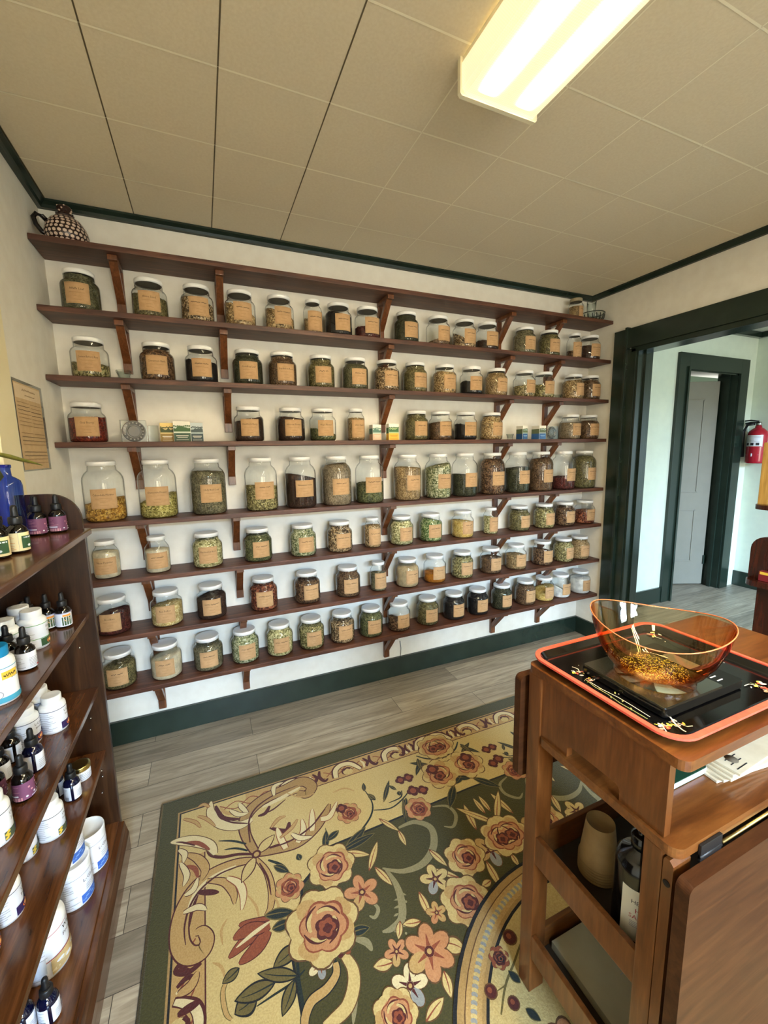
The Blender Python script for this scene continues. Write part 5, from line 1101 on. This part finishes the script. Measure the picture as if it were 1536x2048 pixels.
# silver scrolls on the olive ground
for P_,w in (([(1100,398),(1150,396),(1180,425),(1172,465),(1140,465)],.007),([(985,470),(1040,450),(1095,470),(1105,530),(1070,590),(1000,618),(930,608)],.013),([(940,610),(975,660),(995,720),(995,780),(960,815),(930,825)],.012),([(835,850),(875,860),(895,890)],.010),([(890,720),(915,745),(905,775),(885,770)],.006),([(820,1000),(835,1050),(830,1140)],.008)): stroke(P_,w*.3,w*.2,r_sil,w)
for k in range(16): leaf((985+(k%4)*8,690+k*9),(1012-(k%3)*22,700+k*9),.004,r_sil,None)
# stems
for P_,w in (([(800,560),(850,490),(890,430),(895,385),(868,340)],.0035),([(900,410),(960,402),(1005,365),(1030,325)],.003),([(735,540),(740,500),(735,470)],.002),([(1045,225),(1090,235),(1150,228)],.004),([(640,920),(645,1000),(660,1090),(662,1140)],.005),([(665,955),(620,1000),(560,1040),(500,1080)],.003),([(540,580),(590,600),(620,640)],.005),([(760,950),(770,930),(760,900)],.003),([(1340,215),(1365,225),(1400,215)],.003),([(1340,1110),(1350,1000),(1385,920),(1400,860)],.003)): stroke(P_,w*.6,w*.4,r_navy,w)
# dark leaves on the cream
for a,b,w in (((530,770),(625,755),.016),((555,815),(620,790),.016),((735,545),(738,480),.012),((800,555),(870,470),.016),((790,550),(900,490),.014),((560,600),(610,620),.012),((650,580),(640,560),.01),((1240,300),(1330,330),.016),((1200,290),(1180,320),.014),((1060,240),(1045,290),.01),((1200,215),(1225,180),.01),((935,380),(952,310),.009),((985,345),(990,360),.009),((868,345),(865,318),.008),((1360,235),(1395,250),.008),((1345,205),(1340,185),.007),((820,830),(885,810),.014),((780,480),(740,515),.012)): leaf(a,b,w,r_navy,r_leaf,r_leaf)
for a,b,w in (((640,870),(560,945),.020),((500,1040),(428,1105),.026),((560,1000),(430,1060),.02),((630,990),(590,1110),.016),((640,975),(508,968),.016),((1050,235),(1060,270),.010),((905,375),(880,355),.010),((1010,450),(1000,370),.008)): leaf(a,b,w,r_leaf,r_dark,r_navy)
# cream and gold leaves on the olive
for a,b,w in (((1250,475),(1208,392),.013),((1320,455),(1325,345),.013),((1280,420),(1240,370),.010),((885,615),(912,518),.012),((905,605),(962,665),.012),((800,555),(885,562),.013),((1140,960),(1165,1050),.013),((1055,690),(1095,775),.012),((1285,585),(1335,675),.013),((1140,860),(1212,885),.022),((1080,1130),(1138,1050),.014),((965,930),(900,945),.016),((1090,545),(1150,600),.012),((990,790),(985,850),.010),((1060,790),(1000,800),.012),((920,440),(985,480),.010),((985,480),(1010,530),.010),((1370,560),(1395,600),.010),((1190,640),(1100,610),.010),((1300,650),(1270,670),.012)): leaf(a,b,w,r_cream,r_brn,r_rust)
# ribbons
stroke([(770,930),(772,970),(740,1020),(690,1060),(668,1110),(665,1150)],.007,.008,r_gold,.011,edge=r_dark,ew=.003); stroke([(800,905),(828,950),(832,1010),(810,1080),(760,1130),(730,1150)],.010,.008,r_cream,.016,edge=r_brn,ew=.003)
# flowers and roses
flower(860,690,62,.3,r_pink,r_gold,r_rust); flower(1300,545,56,.8,r_gold,r_blue,r_mar); flower(1110,645,52,.2,r_cream,r_blue,r_mar); flower(978,893,46,.5,r_pink,r_gold,r_mar); flower(1115,760,38,.1,r_gold,r_pink,r_rust); flower(1025,1010,72,1.2,r_pale,r_blue,r_mar); flower(718,938,46,.9,r_pale,r_blue,r_rust); flower(795,878,34,.3,r_rust,r_mar,r_mar)
rose(755,598,72,.3); rose(613,672,44,1.0,(r_pink,r_rust,r_mar)); rose(1212,568,62,.7); rose(1215,718,80,.2); rose(1360,488,62,.5); rose(975,1110,82,.9); rose(1215,252,48,.1); rose(1118,190,42,.4); rose(815,420,34,.8,(r_pink,r_rust,r_mar)); rose(1052,405,38,.3,(r_pink,r_rust,r_mar)); rose(725,800,118,.1); flower(1090,893,92,.25,r_pink,r_gold,r_rust,6)
for u,v,R in ((790,405,16),(1018,300,15),(1068,342,16),(1100,272,18),(1305,195,12),(1325,235,15)): blobw(Rp(u,v),R*rs(u,v),r_mar,4,.3); blobw(Rp(u,v),R*.55*rs(u,v),r_rust)
# medallion: dark ring, beaded tan ring, cream heart
cc=Vector((RXC,RYC)); R0=.540
def disc(r,m):
    layer[0]+=1; ONCE.append(([tuple(cc+Vector((r*math.cos(2*PI*k/72),r*math.sin(2*PI*k/72)))) for k in range(72)],m,layer[0]))
disc(R0,r_dark); disc(R0-.010,r_tan); disc(R0-.028,r_brn); disc(R0-.031,r_gold)
for k in range(90):
    a=PI/2+ (PI/2)*k/90*1.02; blobw(cc+Vector((math.cos(a),math.sin(a)))*(R0-.052),.0085,r_blue if k%2 else r_cream,0,0,0,1,.7,a)
disc(R0-.072,r_tan); disc(R0-.082,r_dark); disc(R0-.090,r_cream)
for u,v,R in ((1365,845,26),(1300,1030,26),(1378,1070,24)): blobw(Rp(u,v),R*rs(u,v),r_brn); blobw(Rp(u,v),R*.82*rs(u,v),r_mar); blobw(Rp(u-4,v-4),R*.35*rs(u,v),r_rust)
rose(1328,915,34,.2,(r_rust,r_mar,r_dark))
stroke([(1335,1110),(1350,1010),(1380,930),(1400,870)],.002,.002,r_leaf,.003); stroke([(1350,1010),(1320,1030)],.002,.001,r_leaf)
for a,b,w in (((1420,1090),(1470,1130),.01),((1400,960),(1440,930),.012),((1400,1000),(1360,960),.01)): leaf(a,b,w,r_navy,r_leaf)
_q=QUAD; QUAD=ONCE
blobw(cc,.12,r_brn,8,.25); blobw(cc,.112,r_cream,8,.25); blobw(cc,.06,r_rust,6,.3); blobw(cc,.03,r_mar,5,.3)
for k in range(8):
    a=2*PI*k/8+.2; p=cc+Vector((math.cos(a),math.sin(a)))*.27; blobw(p,.045,r_brn,6,.25); blobw(p,.04,r_pink,6,.25); blobw(p,.018,r_mar)
QUAD=_q
X1,Y1=2*RXC-RX0,2*RYC-RY0
def rugbox():
    P=[]; 
    for x,y in rrect(RX0,Y1,X1,RY0,.012,4): P.append((x,y))
    rug.prism(P,.0012,RZ-.0009,r_gr2)
    # bound edge
    for a,b_ in (((RX0,RY0),(X1,RY0)),((X1,RY0),(X1,Y1)),((X1,Y1),(RX0,Y1)),((RX0,Y1),(RX0,RY0))): rug.tube([(a[0],a[1],.006),(b_[0],b_[1],.006)],.0055,r_gr2,8)
rugbox()
NL=layer[0]
ZL=lambda l,k=0: RZ-.0008+.0024*l/NL+k*.0000011
for pts,m,l in ONCE: rug.add([(x,y,ZL(l)) for x,y in pts],[list(range(len(pts)))],m)
for mx in (0,1):
    for my in (0,1):
        for pts,m,l in QUAD:
            q=[((2*RXC-x) if mx else x,(2*RYC-y) if my else y,ZL(l,mx+2*my)) for x,y in pts]
            rug.add(q,[list(range(len(q)))],m)
o=rug.build('area_rug'); tag(o,'olive and cream floral area rug lying on the plank floor','rug')

# ------------------------------------------------------------------ light and camera
def area(name,loc,rot,sx,sy,power,colr,spread=PI):
    l=bpy.data.lights.new(name,'AREA'); l.shape='RECTANGLE'; l.size=sx; l.size_y=sy; l.energy=power; l.color=colr; l.spread=spread
    o=bpy.data.objects.new(name,l); C.objects.link(o); o.location=loc; o.rotation_euler=rot; return o
DAY=(.50,.72,1.0)
area('street_daylight',(1.2,-8.0,3.95),(PI/2,0,0),5.0,2.6,WIN_W,DAY)
area('warm_street_fill',(1.2,-8.0,1.05),(PI/2,0,0),5.0,2.1,STREET_W,(1.0,.88,.68))  # warm fill light added outside to brighten the upper shelf wall
area('hall_daylight',(4.3,-3.34,1.35),(PI/2,0,0),1.6,1.7,HALL_W,(.86,1.0,.95))
area('closet_area_light',(5.6,.75,1.9),(0,PI/2,0),.5,.5,CLOSET_W,(1,.97,.85))  # area light inside the windowless closet behind the hall door
w=bpy.data.worlds.new('World'); sc.world=w; w.use_nodes=True
w.node_tree.nodes['Background'].inputs[0].default_value=(.75,.87,1,1); w.node_tree.nodes['Background'].inputs[1].default_value=1.0
cam=bpy.data.cameras.new('camera'); co=bpy.data.objects.new('camera',cam); C.objects.link(co)
cam.sensor_fit='VERTICAL'; cam.sensor_height=24; cam.sensor_width=18; cam.lens=F/2048*24; cam.clip_start=.02
Rm=Matrix((RX,UP,-FW)).transposed(); co.matrix_world=Matrix.Translation(Vector(CAM)) @ Rm.to_4x4()
sc.camera=co
vs_=sc.view_settings; vs_.view_transform='Standard'; vs_.look='None'; vs_.exposure=EXPO; vs_.gamma=1; vs_.use_curve_mapping=False
sc.cycles.max_bounces=10; sc.cycles.transparent_max_bounces=40; sc.cycles.diffuse_bounces=5; sc.cycles.glossy_bounces=4; sc.cycles.transmission_bounces=6
sc.cycles.caustics_reflective=False; sc.cycles.caustics_refractive=False; sc.cycles.sample_clamp_indirect=6
